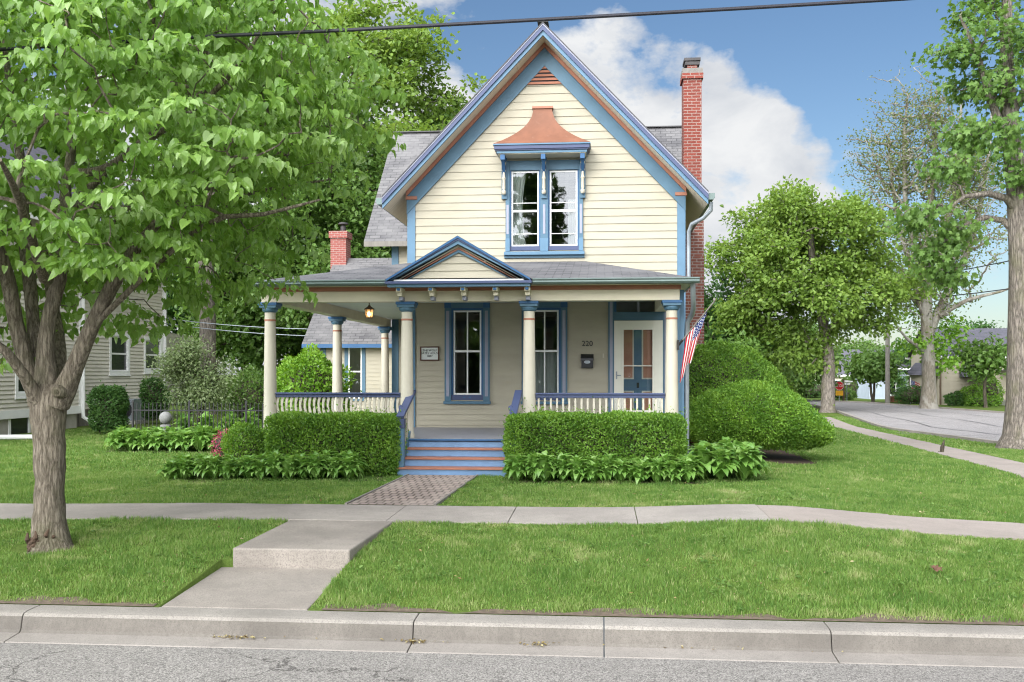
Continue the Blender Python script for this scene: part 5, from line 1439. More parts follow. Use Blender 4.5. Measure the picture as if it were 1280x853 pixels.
bed([(xY(130, 21.3), 21.3), (xY(290, 21.3), 21.3), (xY(300, 23), 23), (xY(150, 23), 23)])
xf, yf = xY(281, 20.2), 20.2
shrub('flowering_shrub', 'small pink flowering shrub between the hosta bed and the low bush', ('ball', xf, yf, .24, .24, .25, .26, .02), 700, 'petal', .045, 38, None, 'shrub', depth=.2)
Le = 'green ground cover hosta growing inside the iron fence'
hosta_bed([(s, 24, .40, .55, 'hosta', Le, 'hostas inside the fence') for s in (12, 13)], strip(215, 330, 25.2, 26.4, 2, .60, 1.05, 8), 8)

# ---- iron fence and globe
FYc = 24.3
fn = thing('iron_fence', 'low black iron picket fence behind the left garden bed', 'fence', (-9.5, FYc, 0))
fx0, fx1 = xY(166, FYc), -6.3; zt = .93
k = 0; x = fx0
mb = MB('black_iron'); mb.box(fx0, fx1, FYc - .015, FYc + .015, zt - .16, zt - .13); mb.build('rail', fn)
mb = MB('black_iron'); mb.box(fx0, fx1, FYc - .015, FYc + .015, .12, .15); mb.build('rail', fn)
while x < fx1:
    mb = MB('black_iron'); post = k % 14 == 0; w_ = .022 if post else .008
    mb.box(x - w_, x + w_, FYc - w_, FYc + w_, -.08, zt + (.06 if post else 0)); mb.faces([(x - w_ * 1.6, FYc, zt + (.06 if post else 0)), (x + w_ * 1.6, FYc, zt + (.06 if post else 0)), (x, FYc, zt + .07 + (.06 if post else 0))], [(0, 1, 2)])
    mb.build('post' if post else 'picket', fn); x += .105; k += 1
gxp, gyp, _ = atY(207, 531, 23.2)
gl = thing('globe_ornament', 'grey stone globe on short pedestal before the iron fence', 'ornament', (gxp, gyp, 0))
mb = MB('stone_grey'); mb.lathe([(.15 * math.sin(PI * k / 14), .15 - .15 * math.cos(PI * k / 14)) for k in range(1, 14)], (gxp, gyp, .50), 20); mb.build('globe', gl, smooth=True)
mb = MB('stone_grey'); mb.lathe([(.16, 0), (.16, .05), (.10, .10), (.09, .42), (.13, .47), (.13, .50), (.09, .52)], (gxp, gyp, -.03), 16); mb.build('pedestal', gl, smooth=True)

# ================================================================== NEIGHBOUR HOUSE (left)
NX = -16.7
nh = thing('house', 'grey clapboard neighbouring house with white trim behind the street tree', 'house', (NX - 3, 32, 0))
y98, y218 = atX(98, 500, NX)[1], atX(213, 500, NX)[1]
NW = []
def nwin(px0, px1, py0, py1, X):
    a, b = atX(px0, py0, X), atX(px1, py1, X); pm = (px0 + px1) / 2
    return (a[1], b[1], atX(pm, py1, X)[2], atX(pm, py0, X)[2])
w1 = nwin(21, 48, 455, 491, NX); w2 = nwin(138, 159, 421, 464, NX - .25); w3 = nwin(181, 200, 426, 462, NX - .25)
mb = MB('grey_siding')
clap(mb, (NX, 0, 0), (0, 1, 0), (1, 0, 0), 21, y98, .62, 6.6, .125, [w1], lip=.035)
clap(mb, (NX - .25, 0, 0), (0, 1, 0), (1, 0, 0), y98, y218, .52, 6.6, .125, [w2, w3], lip=.035)
clap(mb, (0, 21, 0), (1, 0, 0), (0, -1, 0), NX - 7.5, NX, .6, 6.6, .125)
mb.build('wall', nh)
mb = MB('grey_siding')
clap(mb, (NX - 1.6, 0, 0), (0, 1, 0), (1, 0, 0), y218, y218 + 6, .5, 3.4, .125); mb.build('wall', nh)
mb = MB('foundation'); mb.box(NX - 7, NX - .06, 21.05, y98, -.2, .45); mb.build('foundation', nh)
mb = MB('grey_wood'); mb.box(NX - 6.5, NX - .36, y98 + .01, y218, -.2, .51)
yy = y98 + .05
while yy < y218: mb.box(NX - .359, NX - .335, yy, yy + .17, -.15, .50); yy += .2
mb.build('skirting', nh)
mb = MB('white_trim'); mb.box(NX - .02, NX + .04, 21, y98 + .02, .42, .66); mb.build('water_table', nh)
mb = MB('white_trim'); mb.box(NX - .28, NX + .035, y98 - .02, y98 + .17, .42, 6.6); mb.build('corner_board', nh)
mb = MB('white_trim'); mb.box(NX - .35, NX - .20, y218 - .2, y218 + .02, .3, 6.6); mb.build('corner_board', nh)
mb = MB(['far_roof', 'white_trim', 'grey_siding'])
for s in (-1, 1):
    xe = NX - 3.6 + s * 4.3; pts = [(xe, 20.4, 6.3), (xe, y218 + .5, 6.3), (NX - 3.6, y218 + .5, 9.9), (NX - 3.6, 20.4, 9.9)]
    roof_quad(mb, pts if s > 0 else [pts[1], pts[0], pts[3], pts[2]])
    mb.box(min(xe, xe - s * .06), max(xe, xe - s * .06), 20.42, y218 + .48, 6.1, 6.29, 1)
mb.face([(NX - 7.4, 21.0, 6.6), (NX - .02, 21.0, 6.6), (NX - 3.6, 21.0, 9.7)], 2); mb.face([(NX - 7.4, y218, 6.6), (NX - .3, y218, 6.6), (NX - 3.6, y218, 9.7)], 2)
mb.build('roof', nh)
for (a, b, za, zb), X in ((w1, NX), (w2, NX - .25), (w3, NX - .25)):
    mb = MB('white_trim'); t = .13
    mb.box(X - .06, X + .05, a - t, a, za - t, zb + t); mb.box(X - .06, X + .05, b, b + t, za - t, zb + t); mb.box(X - .06, X + .048, a, b, zb, zb + t); mb.box(X - .06, X + .048, a, b, za - t, za); mb.box(X - .05, X + .075, a - t - .03, b + t + .03, za - t - .05, za - t - .002)
    wn = mb.build('window', nh, bevel=.004)
    mb = MB('white_trim'); zm = (za + zb) / 2; mb.box(X - .05, X + .0, a, b, zm - .03, zm + .03); mb.box(X - .05, X - .005, a, a + .04, za, zb); mb.box(X - .05, X - .005, b - .04, b, za, zb); mb.box(X - .05, X - .006, a, b, za, za + .04); mb.box(X - .05, X - .006, a, b, zb - .04, zb)
    mb.build('sash', wn)
    mb = MB('dark_glass'); mb.face([(X - .03, a, za), (X - .03, b, za), (X - .03, b, zb), (X - .03, a, zb)]); mb.build('pane', wn)
b1 = nwin(15, 37, 523, 543, NX)
mb = MB('white_trim'); a, b, za, zb = b1; mb.box(NX - .08, NX - .03, a - .1, a, za - .1, zb + .06); mb.box(NX - .08, NX - .03, b, b + .1, za - .1, zb + .06); mb.box(NX - .08, NX - .032, a, b, zb, zb + .06); mb.box(NX - .08, NX - .032, a, b, za - .1, za)
wn = mb.build('window', nh); wn['label'] = 'small basement window in the foundation'
mb = MB('dark_glass'); mb.face([(NX - .055, a, za), (NX - .055, b, za), (NX - .055, b, zb), (NX - .055, a, zb)]); mb.build('pane', wn)
# small gabled bay roof high on the wall
gy = atX(118, 330, NX)[1]; mb = MB(['white_trim', 'far_roof', 'grey_siding'])
z0_ = atX(140, 345, NX)[2]; hw_ = 1.9; mb.prism([(gy - hw_, z0_), (gy + hw_, z0_), (gy, z0_ + 2.0)], NX - .2, NX + .5, 2, 'x')
for s in (-1, 1):
    mb.bar((NX + .55, gy + s * (hw_ + .25), z0_ - .1), (NX + .55, gy, z0_ + 2.12), .09, .24, 0); mb.bar((NX + .25, gy + s * (hw_ + .3), z0_ - .02), (NX + .25, gy, z0_ + 2.28), .75, .06, 1)
mb.box(NX + .01, NX + .6, gy - hw_ - .3, gy + hw_ + .3, z0_ - .22, z0_ - .04, 0)
mb.build('bay_gable', nh)
mb = MB('white_trim'); yd = y98 + .12
mb.tube([(NX + .09, yd, 6.2), (NX + .09, yd, .55), (NX + .10, yd, .30), (NX + .22, yd + .15, .16), (NX + .55, yd + .3, .12), (NX + 1.3, yd + .55, .07)], .06, 8); mb.build('downspout', nh, smooth=True)
mb = MB('white_trim'); mb.tube([(NX + .2, 23.9, .12), (NX + 1.0, 24.6, .06), (NX + 2.4, 25.2, .04)], .065, 8); mb.build('downspout', nh, smooth=True)
mb = MB('white_trim'); mb.tube([(NX - .18, y218 - .1, 6.2), (NX - .18, y218 - .1, .3)], .06, 8); mb.build('downspout', nh, smooth=True)
# AC unit
ay = atX(161, 520, NX + .45)[1]
ac = thing('air_conditioner', 'grey outdoor air conditioner unit against the grey house wall', 'air conditioner', (NX + .45, ay, .1))
mb = MB('galvanised'); mb.box(NX + .1, NX + .8, ay - .38, ay + .38, .08, .82); mb.build('case', ac, bevel=.02)
mb = MB('black_iron'); n = 24; mb.prism([(NX + .45 + .30 * math.cos(2 * PI * k / n), .45 + .30 * math.sin(2 * PI * k / n)) for k in range(n)], ay - .395, ay - .382); mb.build('fan_grille', ac)
mb = MB('foundation'); mb.box(NX + .0, NX + .9, ay - .5, ay + .5, -.05, .079); mb.build('pad', ac)
# shrubs by that wall
yA = 27.5; xA = xY(136, yA)
shrub('shrub', 'upright clipped shrub standing against the grey house', ('box', xA - .41, xA + .41, yA - .4, yA + .4, .02, 1.28, .30), 7500, 'leaf_dark', .075, 41, 'shrubs by the grey house', 'shrub', depth=.16, lump=.06)
yA = 33.0; xA = xY(193, yA)
shrub('shrub', 'smaller rounded shrub behind the black fence near the air conditioner', ('ball', xA, yA, .85, .42, .42, .65, .15), 4200, 'leaf_dark', .08, 42, 'shrubs by the grey house', 'shrub', depth=.16, lump=.06)
# loose pale shrub tree
yL = 29.5; xl = xY(245, yL)
simple_tree('lilac', 'loose pale green multi stemmed lilac beside the grey house', xl, yL, 3, (xl, yL, 1.75, 1.45, 1.2, 1.15), 'leaf_pale', 'bark_dark', .10, 14, 240, 34, .105, .22, .40, 43, stems=5, tpl=T_oval(), twig=.005, low=-.95)
# big trunk and trees at the back left
yB = 41; xB = xY(258, yB)
simple_tree('tree', 'tall tree with thick bare grey trunk behind the grey house', xB, yB, 18, (xB + 1, yB, 12.0, 5.5, 4.5, 5.5), 'leaf_mid', 'bark_grey', .36, 16, 380, 30, .30, .55, .40, 44)
BT = [  # px, Y, crown centre z, rx, rz, mat, label, nt, seed, trunk_r, leaf size
 (305, 48, 5.6, 4.2, 5.0, 'leaf_mid', 'dark green tree with slim brown trunk behind the lilac', 420, 51, .20, .30),
 (215, 52, 5.6, 4.6, 5.6, 'leaf_dark', 'dark dense tree in the gap beyond the grey house', 420, 52, .22, .32),
 (375, 50, 5.0, 4.2, 4.8, 'leaf_mid', 'dark tree seen between the left porch columns', 420, 53, .20, .30),
 (455, 44, 8.0, 3.5, 5.2, 'leaf_mid', 'light green tree rising behind the small pink chimney', 420, 54, .2, .26),
 (395, 40, 7.6, 3.1, 4.6, 'leaf_mid', 'bushy light green tree left of the small pink chimney', 400, 58, .2, .24),
 (445, 58, 18.5, 7.2, 7.0, 'leaf_maple', 'tallest spreading tree behind the left roof with open branches', 470, 55, .45, .34),
 (585, 62, 13.6, 4.6, 6.0, 'leaf_mid', 'tree whose crown tops the left slope of the gable', 330, 56, .35, .34),
 (510, 50, 10.5, 4.6, 4.8, 'leaf_maple', 'round crowned tree directly behind the cross gable roof', 420, 57, .3, .3),
]
for px, Y, cz, rx, rz, mt, lb, nt, sd, trd, sz in BT:
    x = xY(px, Y)
    simple_tree('tree', lb, x, Y, 0, (x, Y, cz, rx, rx * .75, rz), mt, 'bark_dark', trd, 40, int(nt * 1.3), 30, sz * .85, .38, .28, sd, 'trees behind the houses on the left', low=-1.0, shell=.4)
x = xY(322, 33); shrub('bush', 'bushy green shrub behind the fence next to the left column', ('ball', x, 33, .75, 1.1, .9, .95, .02), 6000, 'leaf_mid', .11, 45, depth=.3, lump=.14)
x = xY(60, 56); simple_tree('tree', 'tree towering over the grey neighbouring house', x, 56, 0, (x, 56, 13, 7, 5, 6), 'leaf_mid', 'bark_dark', .4, 16, 330, 28, .36, .6, .38, 59, 'trees behind the houses on the left')

# ================================================================== RIGHT SIDE
# big tree at the right edge
yR = 30.2; xR = xY(1281, yR); zR = g1(xR, yR)
rt_ = thing('tree', 'big rugged street tree at the right edge with drooping side limbs', 'tree', (xR, yR, zR))
W = Wood()
def rp_(px, py, dy=0): return np.array(atY(px, py, yR + dy))
W.limb([rp_(1280, 566), rp_(1281, 545), rp_(1281, 500), rp_(1280, 420), rp_(1278, 330), rp_(1272, 240), rp_(1262, 150), rp_(1258, 60), rp_(1260, -60), rp_(1262, -160)], [.82, .60, .50, .44, .36, .30, .24, .18, .11, .04], step=.5)
b1 = W.limb([rp_(1274, 268), rp_(1258, 248, -.2), rp_(1235, 242, -.4), rp_(1205, 246, -.6), rp_(1185, 262, -.8)], [.14, .11, .09, .06, .03], step=.4)
b2 = W.limb([rp_(1275, 300), rp_(1255, 276, .2), rp_(1232, 272, .3), rp_(1205, 282, .3), rp_(1185, 300, .3)], [.12, .10, .08, .05, .025], step=.4)
W.limb([rp_(1266, 190), rp_(1240, 130, -.3), rp_(1222, 70, -.5), rp_(1200, 20, -.6)], [.14, .11, .08, .03], step=.4)
W.limb([rp_(1262, 150), rp_(1300, 70, .5), rp_(1330, -30, .8)], [.12, .09, .03], step=.4)
W.limb([rp_(1275, 240), rp_(1320, 170, .3), rp_(1390, 130, .3)], [.12, .09, .03], step=.4)
cl = [(1225, 20, 0, 42), (1190, 70, -.5, 30), (1215, 110, .4, 36), (1262, 100, -1, 40), (1205, 165, -.3, 34), (1245, 170, -1, 36), (1185, 205, -.6, 24), (1290, 215, -.8, 30), (1150, 270, -.6, 30), (1200, 292, -.4, 26), (1165, 325, -.2, 26), (1265, 40, -1, 42), (1260, -40, 0, 60), (1200, -40, .2, 50), (1310, 60, 0, 60), (1320, 150, 0, 50), (1190, 350, .4, 18)]
g = np.random.default_rng(77); tl = []; hue = []
for (px, py, dy, r) in cl:
    for k in range(int(6 + r * .50)):
        e_ = g.normal(size=3); e_ /= np.linalg.norm(e_); rr_ = r / 46 * g.uniform(.2, 1.1) ** .6
        tl.append(rp_(px, py, dy) + e_ * np.array([1, 1.0, .62]) * rr_); hue.append(np.clip(g.normal(.4, .25), 0, 1))
tl = np.array(tl); fr = W.tips(tl, 3, .08, .06, .3)
W.mesh('trunk', 'bark_grey', rt_, .008, .48, 16, 5, .3)
leaf_mesh(rt_, 'crown', 'leaf_mid', tl, fr, 15, .17, .27, T_lobed(), np.array([xR, yR, 10]), .75, .45, .5, hue=np.array(hue), seed=78, flat=.6)

xm, ym = 15.35, 69.2
simple_tree('tree', 'wide maple with dense green crown and straight trunk along the side street', xm, ym, 0, (xY(1018, ym), ym, g1(xm, ym) + 9.8, 7.5, 5.6, 7.7), 'leaf_maple', 'bark_grey', .46, 60, 1300, 38, .27, .34, .27, 61, low=-1.0, shell=.3)
# sycamore
ys_ = 77.; xs_ = xY(1161, ys_)
sy_ = thing('tree', 'tall sparse sycamore with pale mottled trunk across the side street', 'tree', (xs_, ys_, g1(xs_, ys_)))
W = Wood(); zg = g1(xs_, ys_)
def sp_(px, py, dy=0): return np.array(atY(px, py, ys_ + dy))
W.limb([sp_(1161, 516), sp_(1161, 503), sp_(1161, 480), sp_(1160, 440), sp_(1158, 380), sp_(1158, 320), sp_(1165, 240), sp_(1170, 150)], [.80, .62, .50, .46, .40, .30, .18, .05], step=1)
for pts, r0 in (([(1160, 420), (1182, 370), (1215, 300), (1235, 200), (1240, 130)], .36), ([(1158, 400), (1140, 340), (1120, 260), (1110, 180)], .32), ([(1160, 350), (1135, 280), (1130, 180), (1135, 120)], .26), ([(1162, 330), (1195, 240), (1200, 150), (1205, 110)], .26), ([(1175, 395), (1210, 375), (1250, 365), (1290, 350)], .2), ([(1158, 440), (1135, 425), (1115, 400)], .2)):
    W.limb([sp_(p[0], p[1], i * (.6 if r0 > .3 else -.7)) for i, p in enumerate(pts)], [r0 * (1 - .85 * i / (len(pts) - 1)) for i in range(len(pts))], step=1)
T_, _ = lobes_tips(sp_(1160, 270), (6.8, 5.2, 11.0), 46, 2600, .36, .3, 63, low=-1.1)
fr = W.tips(T_, 4, -.03, .08, 1.5)
W.mesh('trunk', 'bark_sycamore', sy_, .020, .46, 14, 4, .5)
leaf_mesh(sy_, 'crown', 'leaf_sycamore', T_, fr, 9, .17, .42, T_far(), sp_(1172, 300), .3, .3, .5, seed=64)
tl2, _ = lobes_tips(sp_(1178, 425), (3.4, 3.0, 2.6), 9, 70, .45, .3, 65)
leaf_mesh(sy_, 'crown', 'leaf_bright', tl2, tl2 + .3, 16, .27, .4, T_lobed(), sp_(1172, 420), .3, .3, .5, seed=66)

for (px, Y, top_, bot_, r, mt, lb, nt, sd, trd, stems) in [
    (1091, 92, 440, 480, 2.1, 'leaf_mid', 'small twin trunked tree on the far verge left of the utility pole', 170, 71, .16, 2),
    (1232, 80, 418, 478, 2.2, 'leaf_mid', 'small young tree on the far lawn before the tan house', 70, 72, .13, 1),
    (1128, 108, 425, 494, 3.6, 'leaf_dark', 'dark green tree beside the pale blue house', 240, 73, .25, 1),
    (985, 96, 400, 497, 4.8, 'leaf_mid', 'mid green tree far down the side street left of the maple trunk', 300, 74, .25, 1),
    (955, 80, 405, 503, 3.6, 'leaf_maple', 'lighter leafy tree just right of the taller yew', 260, 82, .2, 1),
    (905, 66, 415, 500, 2.6, 'leaf_mid', 'small tree right behind the taller yew', 200, 83, .15, 1),
    (925, 88, 372, 500, 5.0, 'leaf_mid', 'leafy tree beyond the rounded yews', 320, 75, .3, 1),
    (880, 74, 340, 500, 4.2, 'leaf_dark', 'dark leafy tree showing right of the brick chimney', 320, 76, .3, 1),
    (1012, 135, 440, 500, 6.5, 'leaf_mid', 'distant light green tree at the end of the side street', 240, 77, .3, 1),
    (1075, 138, 425, 492, 7, 'leaf_mid', 'distant broad tree behind the pale yellow house', 240, 78, .3, 1),
    (1112, 142, 428, 497, 6.5, 'leaf_mid', 'distant tree rising beyond the pale blue house', 220, 84, .3, 1),
    (1152, 140, 424, 497, 6.5, 'leaf_dark', 'distant dark tree between the pale blue house and the sycamore', 220, 85, .3, 1),
    (1256, 122, 396, 480, 6.5, 'leaf_dark', 'dark tree rising behind the roof of the tan house', 220, 79, .3, 1),
    (1200, 125, 402, 495, 7, 'leaf_dark', 'dark tree behind the left wing of the tan house', 220, 80, .3, 1)]:
    x = xY(px, Y); zt_ = atY(px, top_, Y)[2]; zb_ = atY(px, bot_, Y)[2]
    simple_tree('tree', lb, x, Y, 0, (x, Y, (zt_ + zb_) / 2, r, r * .8, (zt_ - zb_) / 2), mt, 'bark_dark', trd, 14, nt, 24, .34, .5, .40, sd, 'trees along the side street', stems, low=-1.0)

def far_house(label, x0, x1, y0, y1, zg, eave, ridge, wallm, roofm, wins, gable_x=False):
    h = thing('house', label, 'house', ((x0 + x1) / 2, (y0 + y1) / 2, zg))
    mb = MB([wallm]); clap(mb, (0, y0, 0), (1, 0, 0), (0, -1, 0), x0, x1, zg, zg + eave, .22); clap(mb, (x0, 0, 0), (0, -1, 0), (-1, 0, 0), -y1, -y0, zg, zg + eave, .22); mb.box(x0 + .03, x1 - .03, y0 + .03, y1, zg - .3, zg + eave); mb.build('wall', h)
    mb = MB([roofm, 'white_trim', wallm]); ym_ = (y0 + y1) / 2
    for s in (-1, 1):
        yy = ym_ + s * ((y1 - y0) / 2 + .5); pts = [(x0 - .4, yy, zg + eave - .2), (x1 + .4, yy, zg + eave - .2), (x1 + .4, ym_, zg + ridge), (x0 - .4, ym_, zg + ridge)]
        roof_quad(mb, pts if s < 0 else [pts[1], pts[0], pts[3], pts[2]]); mb.box(x0 - .4, x1 + .4, min(yy, yy + s * .05), max(yy, yy + s * .05), zg + eave - .4, zg + eave - .2, 1)
    for X in (x0, x1): mb.face([(X, y0, zg + eave - .02), (X, y1, zg + eave - .02), (X, ym_, zg + ridge - .15)], 2)
    mb.build('roof', h)
    for (xw, zw, ww, hh) in wins:
        mb = MB('white_trim'); t = .12
        mb.box(xw - ww / 2 - t, xw - ww / 2, y0 - .06, y0 - .0, zg + zw - t, zg + zw + hh + t); mb.box(xw + ww / 2, xw + ww / 2 + t, y0 - .06, y0 - .0, zg + zw - t, zg + zw + hh + t); mb.box(xw - ww / 2, xw + ww / 2, y0 - .06, y0, zg + zw + hh, zg + zw + hh + t); mb.box(xw - ww / 2, xw + ww / 2, y0 - .06, y0, zg + zw - t, zg + zw); mb.box(xw - ww / 2, xw + ww / 2, y0 - .05, y0, zg + zw + hh / 2 - .04, zg + zw + hh / 2 + .04)
        wn = mb.build('window', h); mb = MB('dark_glass'); mb.box(xw - ww / 2, xw + ww / 2, y0 - .035, y0 - .028, zg + zw, zg + zw + hh); mb.build('pane', wn)
    return h
Y_ = 87; zg = g1(30, Y_); xa = xY(1176, Y_)
th = far_house('two storey tan clapboard house with dark shingled roof across the side street', xa, xa + 11, Y_, Y_ + 8, zg, 4.3, 6.6, 'tan_siding', 'far_roof', [(xY(1218, Y_), 2.95, 1.5, .95), (xY(1270, Y_), .9, .8, 1.7)])
xb0 = xY(1164, Y_)
mb = MB(['tan_siding', 'far_roof', 'white_trim', 'dark_glass', 'brown_wood'])
mb.box(xb0, xa - .02, Y_ + 1.2, Y_ + 6, zg - .3, zg + 2.5, 0); mb.prism([(xb0 - .3, zg + 2.5), (xa + .2, zg + 2.5), (xa + .05, zg + 2.7), (xa + .05, zg + 3.6), (xa - .2, zg + 3.6)], Y_ + .6, Y_ + 6.2, 1)
mb.box(xb0 + .35, xa - .3, Y_ + 1.12, Y_ + 1.195, zg + .9, zg + 2.3, 3); mb.box(xa - .12, xa + .02, Y_ - .1, Y_ - .02, zg, zg + 4.4, 4)
mb.box(xb0, xb0 + .14, Y_ + .9, Y_ + 1.04, zg, zg + 2.5, 2); mb.box(xb0, xa - .2, Y_ + .8, Y_ + 1.05, zg + 2.3, zg + 2.49, 2)
mb.build('side_wing', th)
xp = xY(1262, Y_ - 2); mb = MB('white_trim')
mb.box(xp, xp + 3, Y_ - 2.0, Y_ - .1, zg, zg + .4)
for k in range(8): mb.box(xp + k * .3, xp + k * .3 + .09, Y_ - 2.0, Y_ - 1.93, zg + .4, zg + 1.3)
mb.box(xp - .02, xp + 3, Y_ - 2.02, Y_ - 1.91, zg + 1.3, zg + 1.4); mb.box(xp + .1, xp + .28, Y_ - 1.9, Y_ - 1.7, zg + .4, zg + 2.9); mb.build('porch', th)
mb = MB('far_roof'); mb.prism([(xp - .2, zg + 2.9), (xp + 3.2, zg + 2.9), (xp + 3.2, zg + 3.5)], Y_ - 2.2, Y_ - .02); mb.build('porch_roof', th)
mb = MB('far_roof'); xo = xY(1216, Y_); mb.prism([(Y_ - 1.1, zg + 2.35), (Y_ - .02, zg + 2.3), (Y_ - .02, zg + 2.85)], xo - 1.1, xo + .9, 0, 'x'); mb.build('door_canopy', th)
for (px, Y, r, h, lb, mt) in [(1234, 85.2, 1.25, 3.1, 'pointed arborvitae against the tan house', 'leaf_yew'), (1216, 84.5, .95, 1.5, 'rounded clipped bush left of the pointed arborvitae', 'leaf_hedge'), (1197, 84.8, .85, .95, 'low bush under the bare end of the tan wall', 'leaf_dark'), (1228, 83.6, 1.3, .8, 'low clipped bush in front of the pointed arborvitae', 'leaf_hedge'), (1144, 90, 1.6, 1.5, 'dark clipped hedge beside the sycamore trunk', 'leaf_dark'), (1048, 103, 1.6, 1.1, 'green bush behind the stop sign', 'leaf_mid'), (1072, 112, 2.0, 2.4, 'light green bush before the pale yellow house', 'leaf_mid'), (962, 66, 1.3, 1.0, 'shrub far behind the yews on the side lawn', 'leaf_mid'), (1005, 112, 4.0, 1.7, 'dark hedge at the end of the side street', 'leaf_dark')]:
    x = xY(px, Y); z = g1(x, Y)
    pts = ('ball', x, Y, z + h * .45, r, r * .8, h * .56, z + .02)
    if h > 3: pts = pts + ((lambda P, c=x, z=z, h=h: np.stack([c + (P[:, 0] - c) * np.clip(1.25 - (P[:, 2] - z) / h, .12, 1), P[:, 1], P[:, 2]], 1)),)
    shrub('bush', lb, pts, 1500 if r < 1.7 else 2600, mt, .20, int(px), 'bushes across the side street', depth=.2, lump=.08)
Y_ = 106; x0 = xY(1086, Y_); zg = g1(27, Y_)
far_house('pale blue house with tall dark windows behind the utility pole', x0, x0 + 5.2, Y_, Y_ + 7, zg, 3.4, 5.0, 'pale_blue', 'far_roof', [(x0 + 2.2, .5, .9, 2.0), (x0 + 4.3, .8, .7, 1.6), (x0 + 5.0 - .1, .8, .4, 1.6)])
Y_ = 122; x0 = xY(1038, Y_)
far_house('pale yellow house with long grey roof behind the stop sign', x0, x0 + 8.5, Y_, Y_ + 9, g1(27, Y_), 2.7, 5.6, 'pale_yellow', 'far_roof', [(x0 + 2.9, .6, .8, 1.4), (x0 + 4.0, .8, 1.2, 1.1), (x0 + .6, .5, .9, 1.3)])

# stop sign
Y_ = 97; x = xY(1049.2, Y_); z = g1(x, Y_); zs = atY(1049, 482.5, Y_)[2]
ss = thing('stop_sign', 'red octagonal STOP sign with yellow plate below on a thin post', 'sign', (x, Y_, z))
mb = MB('galvanised'); mb.box(x - .03, x + .03, Y_ + .01, Y_ + .05, z - .1, zs + .4); mb.build('post', ss)
r = .40; oc = [(x + r / math.cos(PI / 8) * math.cos(PI / 8 + k * PI / 4), zs + r / math.cos(PI / 8) * math.sin(PI / 8 + k * PI / 4)) for k in range(8)]
mb = MB('white_trim'); mb.prism(oc, Y_ - .012, Y_ + .0); mb.build('border', ss)
mb = MB('red_paint'); mb.prism([(x + (a - x) * .93, zs + (b - zs) * .93) for a, b in oc], Y_ - .02, Y_ - .013); mb.build('plate', ss)
text_mesh('lettering', 'STOP', .34, 'white_trim', ss, (x, Y_ - .022, zs), .001)
mb = MB('sign_yellow'); mb.box(x - .34, x + .34, Y_ - .02, Y_ - .001, zs - .92, zs - .46); mb.build('supplementary_plate', ss)
Y_ = 98; x = xY(1054.3, Y_); z = g1(x, Y_); zt_ = atY(1054, 474, Y_)[2]
mb = MB('brown_wood'); mb.tube([(x, Y_, z - .2), (x, Y_, zt_)], [.11, .10], 10); o = mb.build('post', None, smooth=True, off=(x, Y_, z)); o.name = 'wooden_post'
tag(o, 'short round wooden post right beside the stop sign', 'post')
xs3 = xY(1058.5, Y_ + .5); sg = thing('street_sign', 'thin pole with white street name blades beyond the wooden post', 'sign', (xs3, Y_ + .5, z))
mb = MB('galvanised'); zt_ = atY(1058, 478, Y_)[2]; mb.tube([(xs3, Y_ + .5, z - .1), (xs3, Y_ + .5, zt_)], .04, 8); mb.build('pole', sg)
mb = MB('white_trim'); mb.box(xs3 - .3, xs3 + .55, Y_ + .47, Y_ + .5, zt_, zt_ + .18); mb.build('name_blade', sg); mb = MB('white_trim'); mb.box(xs3 - .35, xs3 + .3, Y_ + .48, Y_ + .49, zt_ - .24, zt_ - .08); mb.build('name_blade', sg)
# utility pole
Y_ = 88; x = xY(1109.5, Y_); z = g1(x, Y_); zt_ = atY(1109, 345, Y_)[2]
up = thing('utility_pole', 'tall grey wooden utility pole on the far verge', 'pole', (x, Y_, z))
mb = MB('grey_wood'); mb.tube([(x, Y_, z - .3), (x, Y_, zt_)], [.21, .15], 12); mb.build('pole', up, smooth=True)
mb = MB('grey_wood'); mb.box(x - 1.2, x + 1.2, Y_ - .12, Y_ + .0, zt_ - .7, zt_ - .55); mb.build('crossarm', up)
for k, (za, zb, ps) in enumerate(((zt_ - .6, 9.5, 0), (zt_ - 2.2, 7.6, .4))):
    mb = MB('cable_black'); p0 = Vector((x + ps, Y_ - .1, za)); p1 = Vector((27, 16, zb)); mb.tube([p0 + (p1 - p0) * (i / 12) + Vector((0, 0, -.9 * math.sin(PI * i / 12))) for i in range(13)], .035, 5)
    o = mb.build('power_line', None, smooth=True, off=tuple(p0)); tag(o, ['upper thin black wire running from the utility pole to the right', 'lower thick black wire sagging from the utility pole to the right'][k], 'wire', 'wires from the utility pole')
# parked car
Y_ = 113; x0 = xY(1063, Y_); z = g1(x0, Y_) + .0
car = thing('parked_car', 'white car parked by the pale blue house, only the front showing', 'car', (x0 + 2.2, Y_, z))
body = [(0, .35), (.02, .62), (.12, .80), (.5, .93), (1.25, 1.0), (1.95, 1.52), (2.4, 1.62), (3.5, 1.6), (4.2, 1.1), (4.5, 1.02), (4.55, .45), (4.3, .30), (3.95, .30), (3.9, .5), (3.7, .66), (3.45, .66), (3.25, .5), (3.2, .30), (1.35, .30), (1.3, .5), (1.1, .66), (.85, .66), (.65, .5), (.6, .30), (.1, .30)]
mb = MB('car_white'); mb.prism([(x0 + a, z + b) for a, b in body], Y_ - .85, Y_ + .85); mb.build('body', car, bevel=.05)
mb = MB('dark_glass'); mb.prism([(x0 + a, z + b) for a, b in ((1.42, 1.05), (2.02, 1.48), (3.4, 1.5), (3.95, 1.1))], Y_ - .86, Y_ - .852); mb.build('side_window', car)
